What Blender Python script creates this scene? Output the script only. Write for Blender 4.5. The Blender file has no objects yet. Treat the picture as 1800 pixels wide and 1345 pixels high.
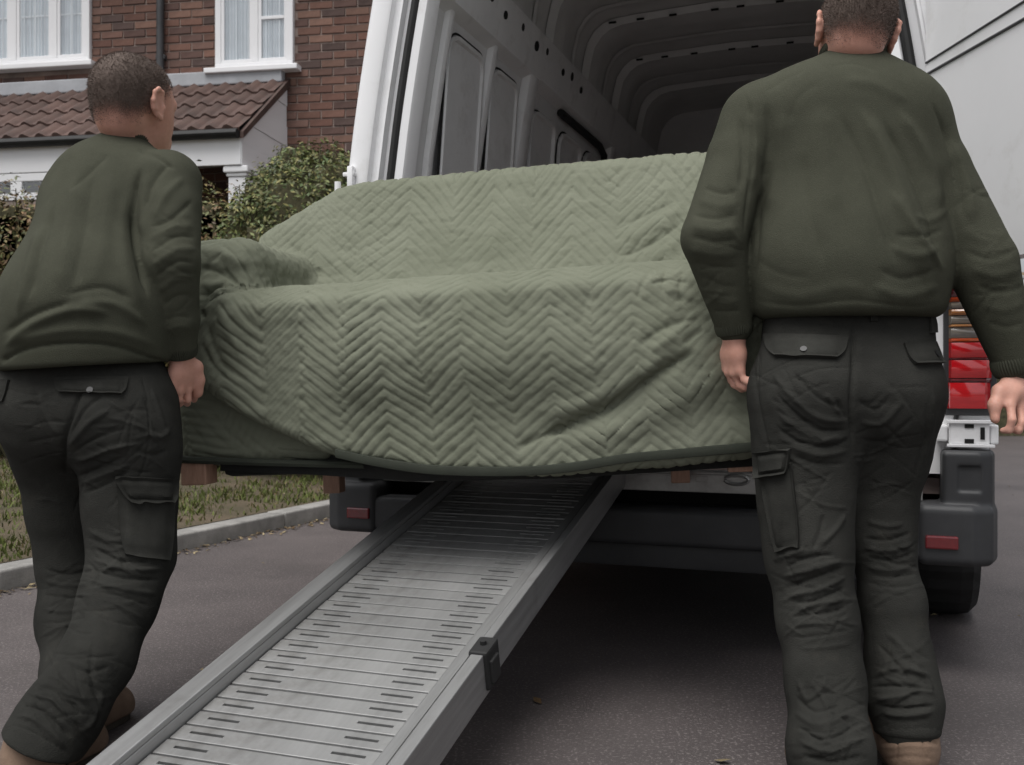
import bpy, bmesh, math, random
import numpy as np
from mathutils import Vector, Matrix
from mathutils.bvhtree import BVHTree
PI = math.pi
R = math.radians
scene = bpy.context.scene
col = scene.collection
rng = np.random.default_rng(7)
random.seed(7)

# ------------------------------------------------------------------ camera
CAM_H = 0.80
FPX = 1750.0                       # focal length in pixels of the 1800 px wide photograph
cam_data = bpy.data.cameras.new('camera')
cam_data.sensor_fit = 'HORIZONTAL'
cam_data.sensor_width = 36.0
cam_data.lens = 36.0 * FPX / 1800.0
cam_data.clip_start = 0.05
cam_data.clip_end = 400
cam_data.dof.use_dof = True
cam_data.dof.focus_distance = 2.35
cam_data.dof.aperture_fstop = 8.0
cam = bpy.data.objects.new('camera', cam_data)
cam.location = (0, 0, CAM_H)
cam.rotation_euler = (R(90), 0, 0)
col.objects.link(cam)
scene.camera = cam

# ------------------------------------------------------------------ overcast daylight
SUN_EL, SUN_AZ = R(67), R(215)     # azimuth measured clockwise from +Y: behind the camera, to the left
world = bpy.data.worlds.new('World')
scene.world = world
world.use_nodes = True
wn = world.node_tree
wn.nodes.clear()
w_out = wn.nodes.new('ShaderNodeOutputWorld')
w_bg = wn.nodes.new('ShaderNodeBackground')
w_sky = wn.nodes.new('ShaderNodeTexSky')
w_sky.sky_type = 'NISHITA'
w_sky.sun_disc = False
w_sky.sun_elevation = SUN_EL
w_sky.sun_rotation = SUN_AZ
w_sky.dust_density = 4.0
w_hs = wn.nodes.new('ShaderNodeHueSaturation')   # cloud cover: the sky is nearly grey
w_hs.inputs['Saturation'].default_value = 0.24
wn.links.new(w_sky.outputs[0], w_hs.inputs['Color'])
wn.links.new(w_hs.outputs[0], w_bg.inputs[0])
w_bg.inputs[1].default_value = 0.094
wn.links.new(w_bg.outputs[0], w_out.inputs[0])
sun_data = bpy.data.lights.new('sun', 'SUN')
sun_data.energy = 1.75
sun_data.angle = R(50)
sun_data.color = (1.0, 0.985, 0.965)
sun = bpy.data.objects.new('sun', sun_data)
sd = Vector((math.sin(SUN_AZ) * math.cos(SUN_EL), math.cos(SUN_AZ) * math.cos(SUN_EL), math.sin(SUN_EL)))
sun.rotation_euler = sd.to_track_quat('Z', 'Y').to_euler()
sun.location = sd * 30
col.objects.link(sun)
scene.view_settings.view_transform = 'Standard'
scene.view_settings.look = 'None'
scene.view_settings.exposure = 0.58
scene.view_settings.gamma = 1.0
scene.view_settings.use_curve_mapping = False

# ------------------------------------------------------------------ helpers
def P(u, v, Y):
    """photograph pixel + distance -> world point"""
    return np.array([(u - 900.0) / FPX * Y, Y, CAM_H - (v - 672.5) / FPX * Y])

def pix(V):
    V = np.asarray(V, float)
    y = np.maximum(V[..., 1], 0.05)
    return np.stack([900 + FPX * V[..., 0] / y, 672.5 - FPX * (V[..., 2] - CAM_H) / y], -1)

def srgb(r, g, b):
    def f(c):
        c /= 255.0
        return c / 12.92 if c <= 0.04045 else ((c + 0.055) / 1.055) ** 2.4
    return (f(r), f(g), f(b))

def link(o, parent=None):
    col.objects.link(o)
    if parent is not None:
        o.parent = parent
    return o

def empty(name, loc=(0, 0, 0), rotz=0.0):
    o = bpy.data.objects.new(name, None)
    o.location = loc
    o.rotation_euler = (0, 0, rotz)
    o.empty_display_size = 0.2
    return link(o)

def tag(o, label=None, cat=None, group=None, kind=None):
    if label: o['label'] = label
    if cat: o['category'] = cat
    if group: o['group'] = group
    if kind: o['kind'] = kind
    return o

def mesh_obj(name, V, F, mat=None, parent=None, smooth=False, kind=None):
    me = bpy.data.meshes.new(name)
    V = np.asarray(V, dtype=np.float32).reshape(-1, 3)
    if isinstance(F, np.ndarray) and F.ndim == 2:
        n, k = F.shape
        me.vertices.add(len(V)); me.vertices.foreach_set('co', V.ravel())
        me.loops.add(n * k); me.loops.foreach_set('vertex_index', F.astype(np.int32).ravel())
        me.polygons.add(n); me.polygons.foreach_set('loop_start', np.arange(0, n * k, k, dtype=np.int32))
        me.update(calc_edges=True)
        me.validate()
    else:
        me.from_pydata(V.tolist(), [], [list(map(int, f)) for f in F])
        me.update()
    if smooth:
        me.polygons.foreach_set('use_smooth', np.ones(len(me.polygons), dtype=bool))
    o = bpy.data.objects.new(name, me)
    if mat is not None:
        me.materials.append(mat)
    link(o, parent)
    if kind: o['kind'] = kind
    return o

def fill_holes(o):
    b = bmesh.new(); b.from_mesh(o.data)
    ed = [e for e in b.edges if e.is_boundary]
    if ed:
        bmesh.ops.remove_doubles(b, verts=list({v for e in ed for v in e.verts}), dist=.0012)
        ed = [e for e in b.edges if e.is_boundary]
        if ed: bmesh.ops.holes_fill(b, edges=ed, sides=12)
        for f in b.faces: f.smooth = True
        b.to_mesh(o.data)
    b.free()
def set_attr(o, name, vals):
    a = o.data.attributes.new(name, 'FLOAT', 'POINT')
    a.data.foreach_set('value', np.asarray(vals, dtype=np.float32))

def set_face_color(o, name, cols):
    a = o.data.attributes.new(name, 'FLOAT_COLOR', 'FACE')
    c = np.ones((len(cols), 4), np.float32); c[:, :3] = cols
    a.data.foreach_set('color', c.ravel())

class MB:
    """collects simple solids and links them as one mesh"""
    def __init__(self):
        self.bm = bmesh.new()
    def box(self, x0, x1, y0, y1, z0, z1, bevel=0.0, mat=None, seg=2):
        r = bmesh.ops.create_cube(self.bm, size=1.0)
        vs = r['verts']
        for v in vs:
            v.co = Vector((x0 + (v.co.x + .5) * (x1 - x0), y0 + (v.co.y + .5) * (y1 - y0), z0 + (v.co.z + .5) * (z1 - z0)))
        if bevel > 0:
            es = list({e for v in vs for e in v.link_edges})
            b = bmesh.ops.bevel(self.bm, geom=es, offset=bevel, segments=seg, affect='EDGES', profile=0.6)
            vs = list({v for f in b['faces'] for v in f.verts} | {v for v in vs if v.is_valid})
        if mat is not None:
            for v in vs:
                v.co = mat @ v.co
        return self
    def tube(self, pts, r, n=8, cap=True, flat=None):
        pts = [Vector(p) for p in pts]
        rings = []
        for i, p in enumerate(pts):
            d = (pts[min(i + 1, len(pts) - 1)] - pts[max(i - 1, 0)]).normalized()
            up = Vector((0, 0, 1)) if abs(d.z) < 0.9 else Vector((0, 1, 0))
            a = d.cross(up).normalized(); b = a.cross(d).normalized()
            rr = r[i] if isinstance(r, (list, tuple)) else r
            fx, fy = flat if flat else (1, 1)
            rings.append([self.bm.verts.new(p + (a * math.cos(2 * PI * k / n) * fx + b * math.sin(2 * PI * k / n) * fy) * rr) for k in range(n)])
        for A, B in zip(rings, rings[1:]):
            for k in range(n):
                self.bm.faces.new((A[k], A[(k + 1) % n], B[(k + 1) % n], B[k]))
        if cap:
            self.bm.faces.new(rings[0][::-1]); self.bm.faces.new(rings[-1])
        return self
    def prism(self, poly, axis, a0, a1):
        """extrude a 2D polygon along an axis"""
        def mk(p, a):
            if axis == 'y': return Vector((p[0], a, p[1]))
            if axis == 'x': return Vector((a, p[0], p[1]))
            return Vector((p[0], p[1], a))
        A = [self.bm.verts.new(mk(p, a0)) for p in poly]
        B = [self.bm.verts.new(mk(p, a1)) for p in poly]
        n = len(poly)
        self.bm.faces.new(A); self.bm.faces.new(B[::-1])
        for k in range(n):
            self.bm.faces.new((A[k], B[k], B[(k + 1) % n], A[(k + 1) % n]))
        return self
    def strip(self, rows, closed=False):
        """rows: list of lists of points (same length) -> quad sheet"""
        vs = [[self.bm.verts.new(Vector(p)) for p in row] for row in rows]
        for A, B in zip(vs, vs[1:]):
            n = len(A)
            for k in range(n if closed else n - 1):
                self.bm.faces.new((A[k], A[(k + 1) % n], B[(k + 1) % n], B[k]))
        return self
    def build(self, name, mat=None, parent=None, smooth=False, kind=None, bevel=None):
        bmesh.ops.recalc_face_normals(self.bm, faces=self.bm.faces)
        me = bpy.data.meshes.new(name)
        self.bm.to_mesh(me); self.bm.free()
        if mat is not None: me.materials.append(mat)
        if smooth:
            me.polygons.foreach_set('use_smooth', np.ones(len(me.polygons), dtype=bool))
            try: me.set_sharp_from_angle(angle=R(38))
            except Exception: pass
        o = bpy.data.objects.new(name, me)
        link(o, parent)
        if bevel:
            m = o.modifiers.new('bevel', 'BEVEL'); m.width = bevel; m.segments = 2; m.limit_method = 'ANGLE'
        if kind: o['kind'] = kind
        return o

# ------------------------------------------------------------------ value noise
_perm = np.random.default_rng(3).permutation(4096)
_pval = np.random.default_rng(4).random(4096).astype(np.float64) * 2 - 1
def _h(i, j, k):
    return _pval[_perm[(_perm[(_perm[i & 4095] + j) & 4095] + k) & 4095]]
def noise(p, scale=1.0, seed=0):
    p = np.asarray(p, float) * scale + seed * 17.31
    i = np.floor(p).astype(np.int64); f = p - i
    f = f * f * f * (f * (f * 6 - 15) + 10)
    x, y, z = i[..., 0], i[..., 1], i[..., 2]
    fx, fy, fz = f[..., 0], f[..., 1], f[..., 2]
    def L(a, b, t): return a + (b - a) * t
    return L(L(L(_h(x, y, z), _h(x + 1, y, z), fx), L(_h(x, y + 1, z), _h(x + 1, y + 1, z), fx), fy),
             L(L(_h(x, y, z + 1), _h(x + 1, y, z + 1), fx), L(_h(x, y + 1, z + 1), _h(x + 1, y + 1, z + 1), fx), fy), fz)
def fbm(p, scale=1.0, octv=3, seed=0):
    a, s = 0.0, 1.0
    for o in range(octv):
        a = a + noise(p, scale * 2 ** o, seed + o) * s; s *= 0.5
    return a

# ------------------------------------------------------------------ implicit surfaces
class Cap:                          # tapered capsule
    def __init__(s, a, ra, b, rb, k=0.02):
        s.a, s.b, s.ra, s.rb, s.k = np.asarray(a, float), np.asarray(b, float), ra, rb, k
        m = max(ra, rb) + k
        s.lo = np.minimum(s.a, s.b) - m; s.hi = np.maximum(s.a, s.b) + m
    def d(s, p):
        ab = s.b - s.a
        t = np.clip(((p - s.a) @ ab) / max(ab @ ab, 1e-9), 0, 1)
        q = p - (s.a + t[:, None] * ab)
        return np.sqrt((q * q).sum(1)) - (s.ra + (s.rb - s.ra) * t)
class Ell:                          # ellipsoid in an oriented frame M (4x4 world from local)
    def __init__(s, c, r, M=None, k=0.02):
        s.r = np.asarray(r, float); s.k = k
        c = np.asarray(c, float)
        if M is None:
            s.Rm = np.eye(3); s.c = c
        else:
            A = np.array(M); sc = np.linalg.norm(A[:3, 0]); s.Rm = A[:3, :3] / sc
            s.c = (A @ np.append(c, 1))[:3]; s.r = s.r * sc
        m = s.r.max() + k
        s.lo = s.c - m; s.hi = s.c + m
    def d(s, p):
        q = (p - s.c) @ s.Rm
        k0 = np.sqrt(((q / s.r) ** 2).sum(1)); k1 = np.sqrt(((q / s.r ** 2) ** 2).sum(1))
        return k0 * (k0 - 1) / np.maximum(k1, 1e-6)
class Box:                          # rounded box, optional frame
    def __init__(s, lo, hi, rad, k=0.02):
        s.c = (np.asarray(lo, float) + np.asarray(hi, float)) / 2
        s.h = (np.asarray(hi, float) - np.asarray(lo, float)) / 2 - rad
        s.rad, s.k = rad, k
        s.lo = np.asarray(lo, float) - k; s.hi = np.asarray(hi, float) + k
    def d(s, p):
        q = np.abs(p - s.c) - s.h
        return np.sqrt((np.maximum(q, 0) ** 2).sum(1)) + np.minimum(q.max(1), 0) - s.rad
class Poly:                         # polygon in two axes, extruded on the third between e0 and e1, rounded
    def __init__(s, poly, axes, ext, e0, e1, rad, k=0.01):
        s.poly = np.asarray(poly, float); s.ax = axes; s.ex = ext; s.e0, s.e1, s.rad, s.k = e0 + rad, e1 - rad, rad, k
        s.lo = np.zeros(3); s.hi = np.zeros(3)
        for q, a in enumerate(axes):
            s.lo[a] = s.poly[:, q].min() - k - rad; s.hi[a] = s.poly[:, q].max() + k + rad
        s.lo[ext] = e0 - k; s.hi[ext] = e1 + k
    def d(s, p):
        q = p[:, list(s.ax)]
        n = len(s.poly); best = np.full(len(q), 1e9); ins = np.zeros(len(q), bool)
        for i in range(n):
            a, b = s.poly[i], s.poly[(i + 1) % n]
            e = b - a; w = q - a
            t = np.clip((w @ e) / max(e @ e, 1e-12), 0, 1)
            r = w - t[:, None] * e
            best = np.minimum(best, (r * r).sum(1))
            c = (a[1] > q[:, 1]) != (b[1] > q[:, 1])
            xs = a[0] + (q[:, 1] - a[1]) / (b[1] - a[1] if abs(b[1] - a[1]) > 1e-12 else 1e-12) * e[0]
            ins ^= c & (q[:, 0] < xs)
        d2 = np.sqrt(best); d2[ins] *= -1
        d2 = d2 + 0.0
        z = p[:, s.ex]
        dz = np.maximum(s.e0 - z, z - s.e1)
        w0 = np.maximum(d2 + s.rad * 0.0, 0); w1 = np.maximum(dz, 0)
        return np.minimum(np.maximum(d2, dz), 0) + np.sqrt(w0 ** 2 + w1 ** 2) - s.rad

class Shape:
    """smooth union of primitives, cut by smooth half spaces (n, c, k): keep n.p <= c"""
    def __init__(s, prims, cuts=(), carve=(), post=()):
        s.post = list(post); s.post_ids = {id(q) for q in s.post}
        s.prims = list(prims) + s.post; s.cuts = cuts; s.carve = carve
    def bounds(s):
        lo = np.min([q.lo for q in s.prims], 0); hi = np.max([q.hi for q in s.prims], 0)
        return lo, hi
    def ev(s, p, prims=None):
        prims = s.prims if prims is None else prims
        d = np.full(len(p), 0.5)
        def join(d, q):
            e = q.d(p); k = q.k
            h = np.maximum(k - np.abs(d - e), 0) / k
            return np.minimum(d, e) - h * h * k * 0.25
        for q in prims:
            if id(q) not in s.post_ids: d = join(d, q)
        for q in s.carve:
            e = -q.d(p); k = q.k
            h = np.maximum(k - np.abs(d - e), 0) / k
            d = np.maximum(d, e) + h * h * k * 0.25
        for (n, c, k) in s.cuts:
            e = p @ np.asarray(n, float) - c
            h = np.maximum(k - np.abs(d - e), 0) / k
            d = np.maximum(d, e) + h * h * k * 0.25
        for q in prims:
            if id(q) in s.post_ids: d = join(d, q)
        return d

def polygonize(shape, h, B=14):
    """sparse surface nets"""
    lo, hi = shape.bounds()
    lo = lo - 2 * h; n = np.ceil((hi - lo) / (h * B)).astype(int) + 1
    g = np.stack(np.meshgrid(np.arange(n[0]), np.arange(n[1]), np.arange(n[2]), indexing='ij'), -1).reshape(-1, 3)
    cen = lo + (g + 0.5) * h * B
    half = h * B * 0.5 * math.sqrt(3)
    near = np.abs(shape.ev(cen)) < half * 1.6 + 0.035
    loc = np.stack(np.meshgrid(np.arange(B + 1), np.arange(B + 1), np.arange(B + 1), indexing='ij'), -1).reshape(-1, 3)
    N = n * B + 2
    keys_all, pos_all, quads_all = [], [], []
    off = np.array([[i, j, k] for i in (0, 1) for j in (0, 1) for k in (0, 1)])
    edges = [(a, b) for a in range(8) for b in range(a + 1, 8) if np.abs(off[a] - off[b]).sum() == 1]
    def key(c): return (c[..., 0].astype(np.int64) * N[1] + c[..., 1]) * N[2] + c[..., 2]
    for gb in g[near]:
        base = gb * B
        blo = lo + base * h; bhi = blo + B * h
        pr = [q for q in shape.prims if np.all(q.lo - 0.03 <= bhi) and np.all(q.hi + 0.03 >= blo)]
        if not pr: continue
        pts = blo + loc * h
        D = shape.ev(pts, pr).reshape(B + 1, B + 1, B + 1)
        S = D < 0
        if S.all() or not S.any(): continue
        c8 = [D[o[0]:B + o[0], o[1]:B + o[1], o[2]:B + o[2]] for o in off]
        cnt = sum((c < 0).astype(int) for c in c8)
        act = (cnt > 0) & (cnt < 8)
        idx = np.argwhere(act)
        if len(idx):
            vals = np.stack([c[act] for c in c8], 1)
            acc = np.zeros((len(idx), 3)); w = np.zeros(len(idx))
            for a, b in edges:
                va, vb = vals[:, a], vals[:, b]
                m = (va < 0) != (vb < 0)
                t = np.where(m, va / np.where(m, va - vb, 1), 0)
                acc += np.where(m[:, None], off[a] + t[:, None] * (off[b] - off[a]), 0); w += m
            keys_all.append(key(idx + base)); pos_all.append(blo + (idx + acc / w[:, None]) * h)
        for ax in range(3):
            sl0 = [slice(0, B)] * 3; sl1 = [slice(0, B)] * 3; sl1[ax] = slice(1, B + 1)
            s0, s1 = S[tuple(sl0)], S[tuple(sl1)]
            e = np.argwhere(s0 != s1)
            if not len(e): continue
            flip = s0[tuple(e.T)]
            a1, a2 = (ax + 1) % 3, (ax + 2) % 3
            cc = e + base
            d1 = np.zeros(3, int); d1[a1] = 1; d2 = np.zeros(3, int); d2[a2] = 1
            q = np.stack([key(cc - d1 - d2), key(cc - d2), key(cc), key(cc - d1)], 1)
            q[~flip] = q[~flip][:, ::-1]
            quads_all.append(q)
    K = np.concatenate(keys_all); Pp = np.concatenate(pos_all); Q = np.concatenate(quads_all)
    o = np.argsort(K); K = K[o]; Pp = Pp[o]
    I = np.searchsorted(K, Q); I = np.clip(I, 0, len(K) - 1)
    ok = (K[I] == Q).all(1)
    return Pp, I[ok]

def vnormals(V, F):
    n = np.cross(V[F[:, 2]] - V[F[:, 0]], V[F[:, 3]] - V[F[:, 1]])
    N = np.zeros_like(V)
    for k in range(4): 
        for a in range(3): N[:, a] += np.bincount(F[:, k], n[:, a], len(V))
    return N / np.maximum(np.linalg.norm(N, axis=1), 1e-12)[:, None]

def relax(V, F, it=1, lam=0.5):
    for _ in range(it):
        S = np.zeros_like(V); c = np.zeros(len(V))
        for k in range(4):
            a, b = F[:, k], F[:, (k + 1) % 4]
            for x in range(3):
                S[:, x] += np.bincount(a, V[b, x], len(V)) + np.bincount(b, V[a, x], len(V))
            c += np.bincount(a, minlength=len(V)) + np.bincount(b, minlength=len(V))
        V = V + lam * (S / np.maximum(c, 1)[:, None] - V)
    return V

def seg_dist(q, pts):
    """distance in the picture to a polyline, and the parameter 0..1 along it"""
    pts = np.asarray(pts, float)
    L = np.linalg.norm(np.diff(pts, axis=0), axis=1); cum = np.concatenate([[0], np.cumsum(L)])
    best = np.full(len(q), 1e9); par = np.zeros(len(q))
    for i in range(len(pts) - 1):
        e = pts[i + 1] - pts[i]; w = q - pts[i]
        t = np.clip((w @ e) / max(e @ e, 1e-9), 0, 1)
        r = w - t[:, None] * e; d = np.sqrt((r * r).sum(1))
        m = d < best
        best[m] = d[m]; par[m] = (cum[i] + t[m] * L[i]) / cum[-1]
    return best, par

def curve(pts, n=14):
    pts = [np.asarray(p, float) for p in pts]
    if len(pts) < 3: return pts
    out = []
    for i in range(len(pts) - 1):
        p0, p1, p2, p3 = pts[max(i - 1, 0)], pts[i], pts[i + 1], pts[min(i + 2, len(pts) - 1)]
        for t in np.linspace(0, 1, n // (len(pts) - 1) + 2)[:-1]:
            out.append(0.5 * (2 * p1 + (p2 - p0) * t + (2 * p0 - 5 * p1 + 4 * p2 - p3) * t * t + (3 * p1 - p0 - 3 * p2 + p3) * t ** 3))
    out.append(pts[-1])
    return out

def sculpt(V, F, strokes, scale_w=1.0, scale_d=1.0, eye=np.array([0, 0, CAM_H])):
    """folds and seams: each stroke (points, half width px, depth mm) raises (+) or sinks (-) the cloth along its normal on the side the photograph shows"""
    N = vnormals(V, F)
    view = V - eye; view /= np.linalg.norm(view, axis=1)[:, None]
    front = np.clip(-(N * view).sum(1) * 2.5 + 0.15, 0, 1)
    q = pix(V)
    D = np.zeros(len(V))
    for st in strokes:
        pts, w, mm = st[:3]
        w = w * scale_w; mm = mm * scale_d
        ends = st[3] if len(st) > 3 else True
        c = np.array(curve(pts))
        lo = c.min(0) - 3 * w; hi = c.max(0) + 3 * w
        m = np.where((q[:, 0] > lo[0]) & (q[:, 0] < hi[0]) & (q[:, 1] > lo[1]) & (q[:, 1] < hi[1]))[0]
        if not len(m): continue
        d, t = seg_dist(q[m], c)
        tap = np.clip(np.minimum(t, 1 - t) * 5, 0, 1) if ends else np.clip(np.minimum(t, 1 - t) * 40, 0.0, 1)
        tap = tap * tap * (3 - 2 * tap)
        wv = w * (0.55 + 0.45 * tap) if ends else w
        prof_ = np.exp(-(d / wv) ** 2) if mm > 0 else np.exp(-np.sqrt((d / (wv * .75)) ** 2 + .04) * 1.35) * 1.3   # ridges are round, creases are sharp
        D[m] += mm * 0.001 * prof_ * tap
    return V + N * (D * front)[:, None]

# ------------------------------------------------------------------ materials
def mat(name, base, rough=0.6, var=0.0, vscale=8.0, bump=0.0, bscale=200.0, spec=0.5, metal=0.0, col2=None, detail=4.0, sheen=0.0, bdist=0.002, stretch=None, attr=None, coat=0.0, objrand=0.0, dirt=None, speck=0.0, sscale=300.0, speckcol=None):
    m = bpy.data.materials.new(name); m.use_nodes = True
    nt = m.node_tree; N = nt.nodes; L = nt.links
    b = N['Principled BSDF']
    b.inputs['Roughness'].default_value = rough
    b.inputs['Metallic'].default_value = metal
    b.inputs['Specular IOR Level'].default_value = spec
    if sheen: 
        b.inputs['Sheen Weight'].default_value = sheen; b.inputs['Sheen Roughness'].default_value = 0.6
    if coat: b.inputs['Coat Weight'].default_value = coat
    tc = N.new('ShaderNodeTexCoord')
    vec = tc.outputs['Object']
    if stretch:
        mp = N.new('ShaderNodeMapping'); mp.inputs['Scale'].default_value = stretch
        L.new(vec, mp.inputs[0]); vec = mp.outputs[0]
    c = None
    if attr:
        at = N.new('ShaderNodeAttribute'); at.attribute_name = attr; c = at.outputs['Color']
    if var > 0 or col2:
        n = N.new('ShaderNodeTexNoise'); n.inputs['Scale'].default_value = vscale; n.inputs['Detail'].default_value = detail; n.inputs['Roughness'].default_value = 0.65
        L.new(vec, n.inputs['Vector'])
        r = N.new('ShaderNodeValToRGB'); r.color_ramp.elements[0].position = 0.32; r.color_ramp.elements[1].position = 0.68
        if col2 is None:
            r.color_ramp.elements[0].color = (*[x * (1 - var) for x in base], 1); r.color_ramp.elements[1].color = (*[min(x * (1 + var), 1) for x in base], 1)
        else:
            r.color_ramp.elements[0].color = (*base, 1); r.color_ramp.elements[1].color = (*col2, 1)
        L.new(n.outputs['Fac'], r.inputs[0])
        if c is not None:
            mx = N.new('ShaderNodeMixRGB'); mx.blend_type = 'MULTIPLY'; mx.inputs[0].default_value = 1
            L.new(c, mx.inputs[1]); L.new(r.outputs[0], mx.inputs[2]); c = mx.outputs[0]
        else:
            c = r.outputs[0]
    if speck:
        n2 = N.new('ShaderNodeTexNoise'); n2.inputs['Scale'].default_value = sscale; n2.inputs['Detail'].default_value = 2
        L.new(tc.outputs['Object'], n2.inputs['Vector'])
        r2 = N.new('ShaderNodeValToRGB'); r2.color_ramp.elements[0].position = 0.56; r2.color_ramp.elements[1].position = 0.66
        r2.color_ramp.elements[0].color = (0, 0, 0, 1); r2.color_ramp.elements[1].color = (speck, speck, speck, 1)
        L.new(n2.outputs['Fac'], r2.inputs[0])
        mx = N.new('ShaderNodeMixRGB'); L.new(r2.outputs[0], mx.inputs[0])
        if c is not None: L.new(c, mx.inputs[1])
        else: mx.inputs[1].default_value = (*base, 1)
        mx.inputs[2].default_value = (*(speckcol or [min(1, x * 2.2) for x in base]), 1)
        c = mx.outputs[0]
    if dirt:
        dcol, dsc, dlo, dhi, damt = dirt
        nd = N.new('ShaderNodeTexNoise'); nd.inputs['Scale'].default_value = dsc; nd.inputs['Detail'].default_value = 9; nd.inputs['Roughness'].default_value = 0.7
        L.new(tc.outputs['Object'], nd.inputs['Vector'])
        rd = N.new('ShaderNodeValToRGB'); rd.color_ramp.elements[0].position = dlo; rd.color_ramp.elements[1].position = dhi
        rd.color_ramp.elements[0].color = (0, 0, 0, 1); rd.color_ramp.elements[1].color = (damt, damt, damt, 1)
        L.new(nd.outputs['Fac'], rd.inputs[0])
        mx = N.new('ShaderNodeMixRGB'); L.new(rd.outputs[0], mx.inputs[0])
        if c is not None: L.new(c, mx.inputs[1])
        else: mx.inputs[1].default_value = (*base, 1)
        mx.inputs[2].default_value = (*dcol, 1); c = mx.outputs[0]
    if objrand:
        oi = N.new('ShaderNodeObjectInfo'); mr = N.new('ShaderNodeMapRange'); mr.inputs['To Min'].default_value = 1 - objrand; mr.inputs['To Max'].default_value = 1 + objrand
        L.new(oi.outputs['Random'], mr.inputs['Value'])
        mx = N.new('ShaderNodeVectorMath'); mx.operation = 'SCALE'
        if c is not None: L.new(c, mx.inputs[0])
        else: mx.inputs[0].default_value = base
        L.new(mr.outputs[0], mx.inputs['Scale']); c = mx.outputs[0]
    if c is not None: L.new(c, b.inputs['Base Color'])
    else: b.inputs['Base Color'].default_value = (*base, 1)
    if bump > 0:
        n3 = N.new('ShaderNodeTexNoise'); n3.inputs['Scale'].default_value = bscale; n3.inputs['Detail'].default_value = 5
        L.new(vec, n3.inputs['Vector'])
        bp = N.new('ShaderNodeBump'); bp.inputs['Strength'].default_value = bump; bp.inputs['Distance'].default_value = bdist
        L.new(n3.outputs['Fac'], bp.inputs['Height']); L.new(bp.outputs[0], b.inputs['Normal'])
    return m

M = {}
M['asphalt'] = mat('asphalt', (0.060, 0.051, 0.051), 0.6, bump=0.7, bscale=240, bdist=0.004, col2=(0.108, 0.092, 0.090), vscale=1.1, detail=10, speck=0.8, sscale=120, speckcol=(0.20, 0.18, 0.172), spec=0.5, dirt=((0.045, 0.040, 0.038), 1.3, .50, .75, .6))
M['kerb'] = mat('kerb_concrete', (0.17, 0.165, 0.155), 0.9, col2=(0.30, 0.29, 0.275), vscale=7, bump=0.6, bscale=120, speck=0.5, sscale=220, speckcol=(0.12, 0.115, 0.105))
M['soil'] = mat('soil', (0.055, 0.05, 0.025), 0.95, col2=(0.115, 0.085, 0.055), vscale=3, bump=1.0, bscale=60, bdist=0.02)
M['white_paint'] = mat('white_van_paint', (0.84, 0.84, 0.85), 0.30, var=0.02, vscale=3, spec=0.5, coat=0.3, bump=0.02, bscale=6, dirt=((0.52, 0.50, 0.47), 4.0, .56, .78, .5))
M['interior_paint'] = mat('grey_interior_paint', (0.66, 0.66, 0.66), 0.4, col2=(0.76, 0.76, 0.76), dirt=((0.36, 0.34, 0.32), 6.0, .54, .75, .6), vscale=2.5, bump=0.06, bscale=25)
M['interior_panel'] = mat('grey_interior_panel', (0.60, 0.60, 0.60), 0.4, col2=(0.72, 0.72, 0.72), vscale=2.5, dirt=((0.30, 0.285, 0.265), 5.0, .52, .75, .6), bump=0.08, bscale=15)
M['black_plastic'] = mat('black_bumper_plastic', (0.030, 0.031, 0.033), 0.55, col2=(0.048, 0.049, 0.052), vscale=5, bump=0.25, bscale=500, bdist=0.001)
M['rubber'] = mat('black_rubber', (0.012, 0.012, 0.012), 0.7, var=0.3, bump=0.2, bscale=150)
M['roof_panel'] = mat('van_roof_panel', (0.50, 0.50, 0.49), 0.5, col2=(0.62, 0.62, 0.61), vscale=3, bump=0.08, bscale=15)
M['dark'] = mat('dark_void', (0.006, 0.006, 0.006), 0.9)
M['steel'] = mat('steel', (0.42, 0.42, 0.41), 0.45, col2=(0.24, 0.235, 0.225), vscale=9, metal=0.7, bump=0.2, bscale=60)
M['alu'] = mat('aluminium', (0.45, 0.45, 0.445), 0.42, col2=(0.30, 0.30, 0.295), vscale=14, metal=0.6, bump=0.18, bscale=90, stretch=(1, 0.12, 1), detail=8, objrand=0.10, dirt=((0.16, 0.145, 0.125), 5.0, .50, .74, .75))
M['alu_dirty'] = mat('weathered_aluminium', (0.42, 0.42, 0.42), 0.45, col2=(0.29, 0.29, 0.285), vscale=40, metal=0.7, bump=0.15, bscale=110, stretch=(1, 0.06, 1), detail=8, dirt=((0.15, 0.135, 0.12), 4.0, .55, .75, .5))
M['brick_wall_mortar'] = mat('mortar', (0.27, 0.215, 0.19), 0.95, var=0.35, vscale=3, bump=0.8, bscale=80)
M['upvc'] = mat('white_upvc', (0.80, 0.80, 0.81), 0.35, var=0.02, vscale=2)
M['lead'] = mat('lead_flashing', (0.36, 0.37, 0.39), 0.6, var=0.15, vscale=4)
M['wood'] = mat('sofa_leg_wood', (0.34, 0.19, 0.13), 0.55, col2=(0.46, 0.28, 0.20), vscale=30, stretch=(4, 4, 0.6), bump=0.15, bscale=60)
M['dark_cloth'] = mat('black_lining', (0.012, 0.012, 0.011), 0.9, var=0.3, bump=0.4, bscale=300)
M['sofa_cloth'] = mat('sofa_upholstery', (0.10, 0.105, 0.085), 0.9, var=0.2, bump=0.4, bscale=300)
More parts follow.
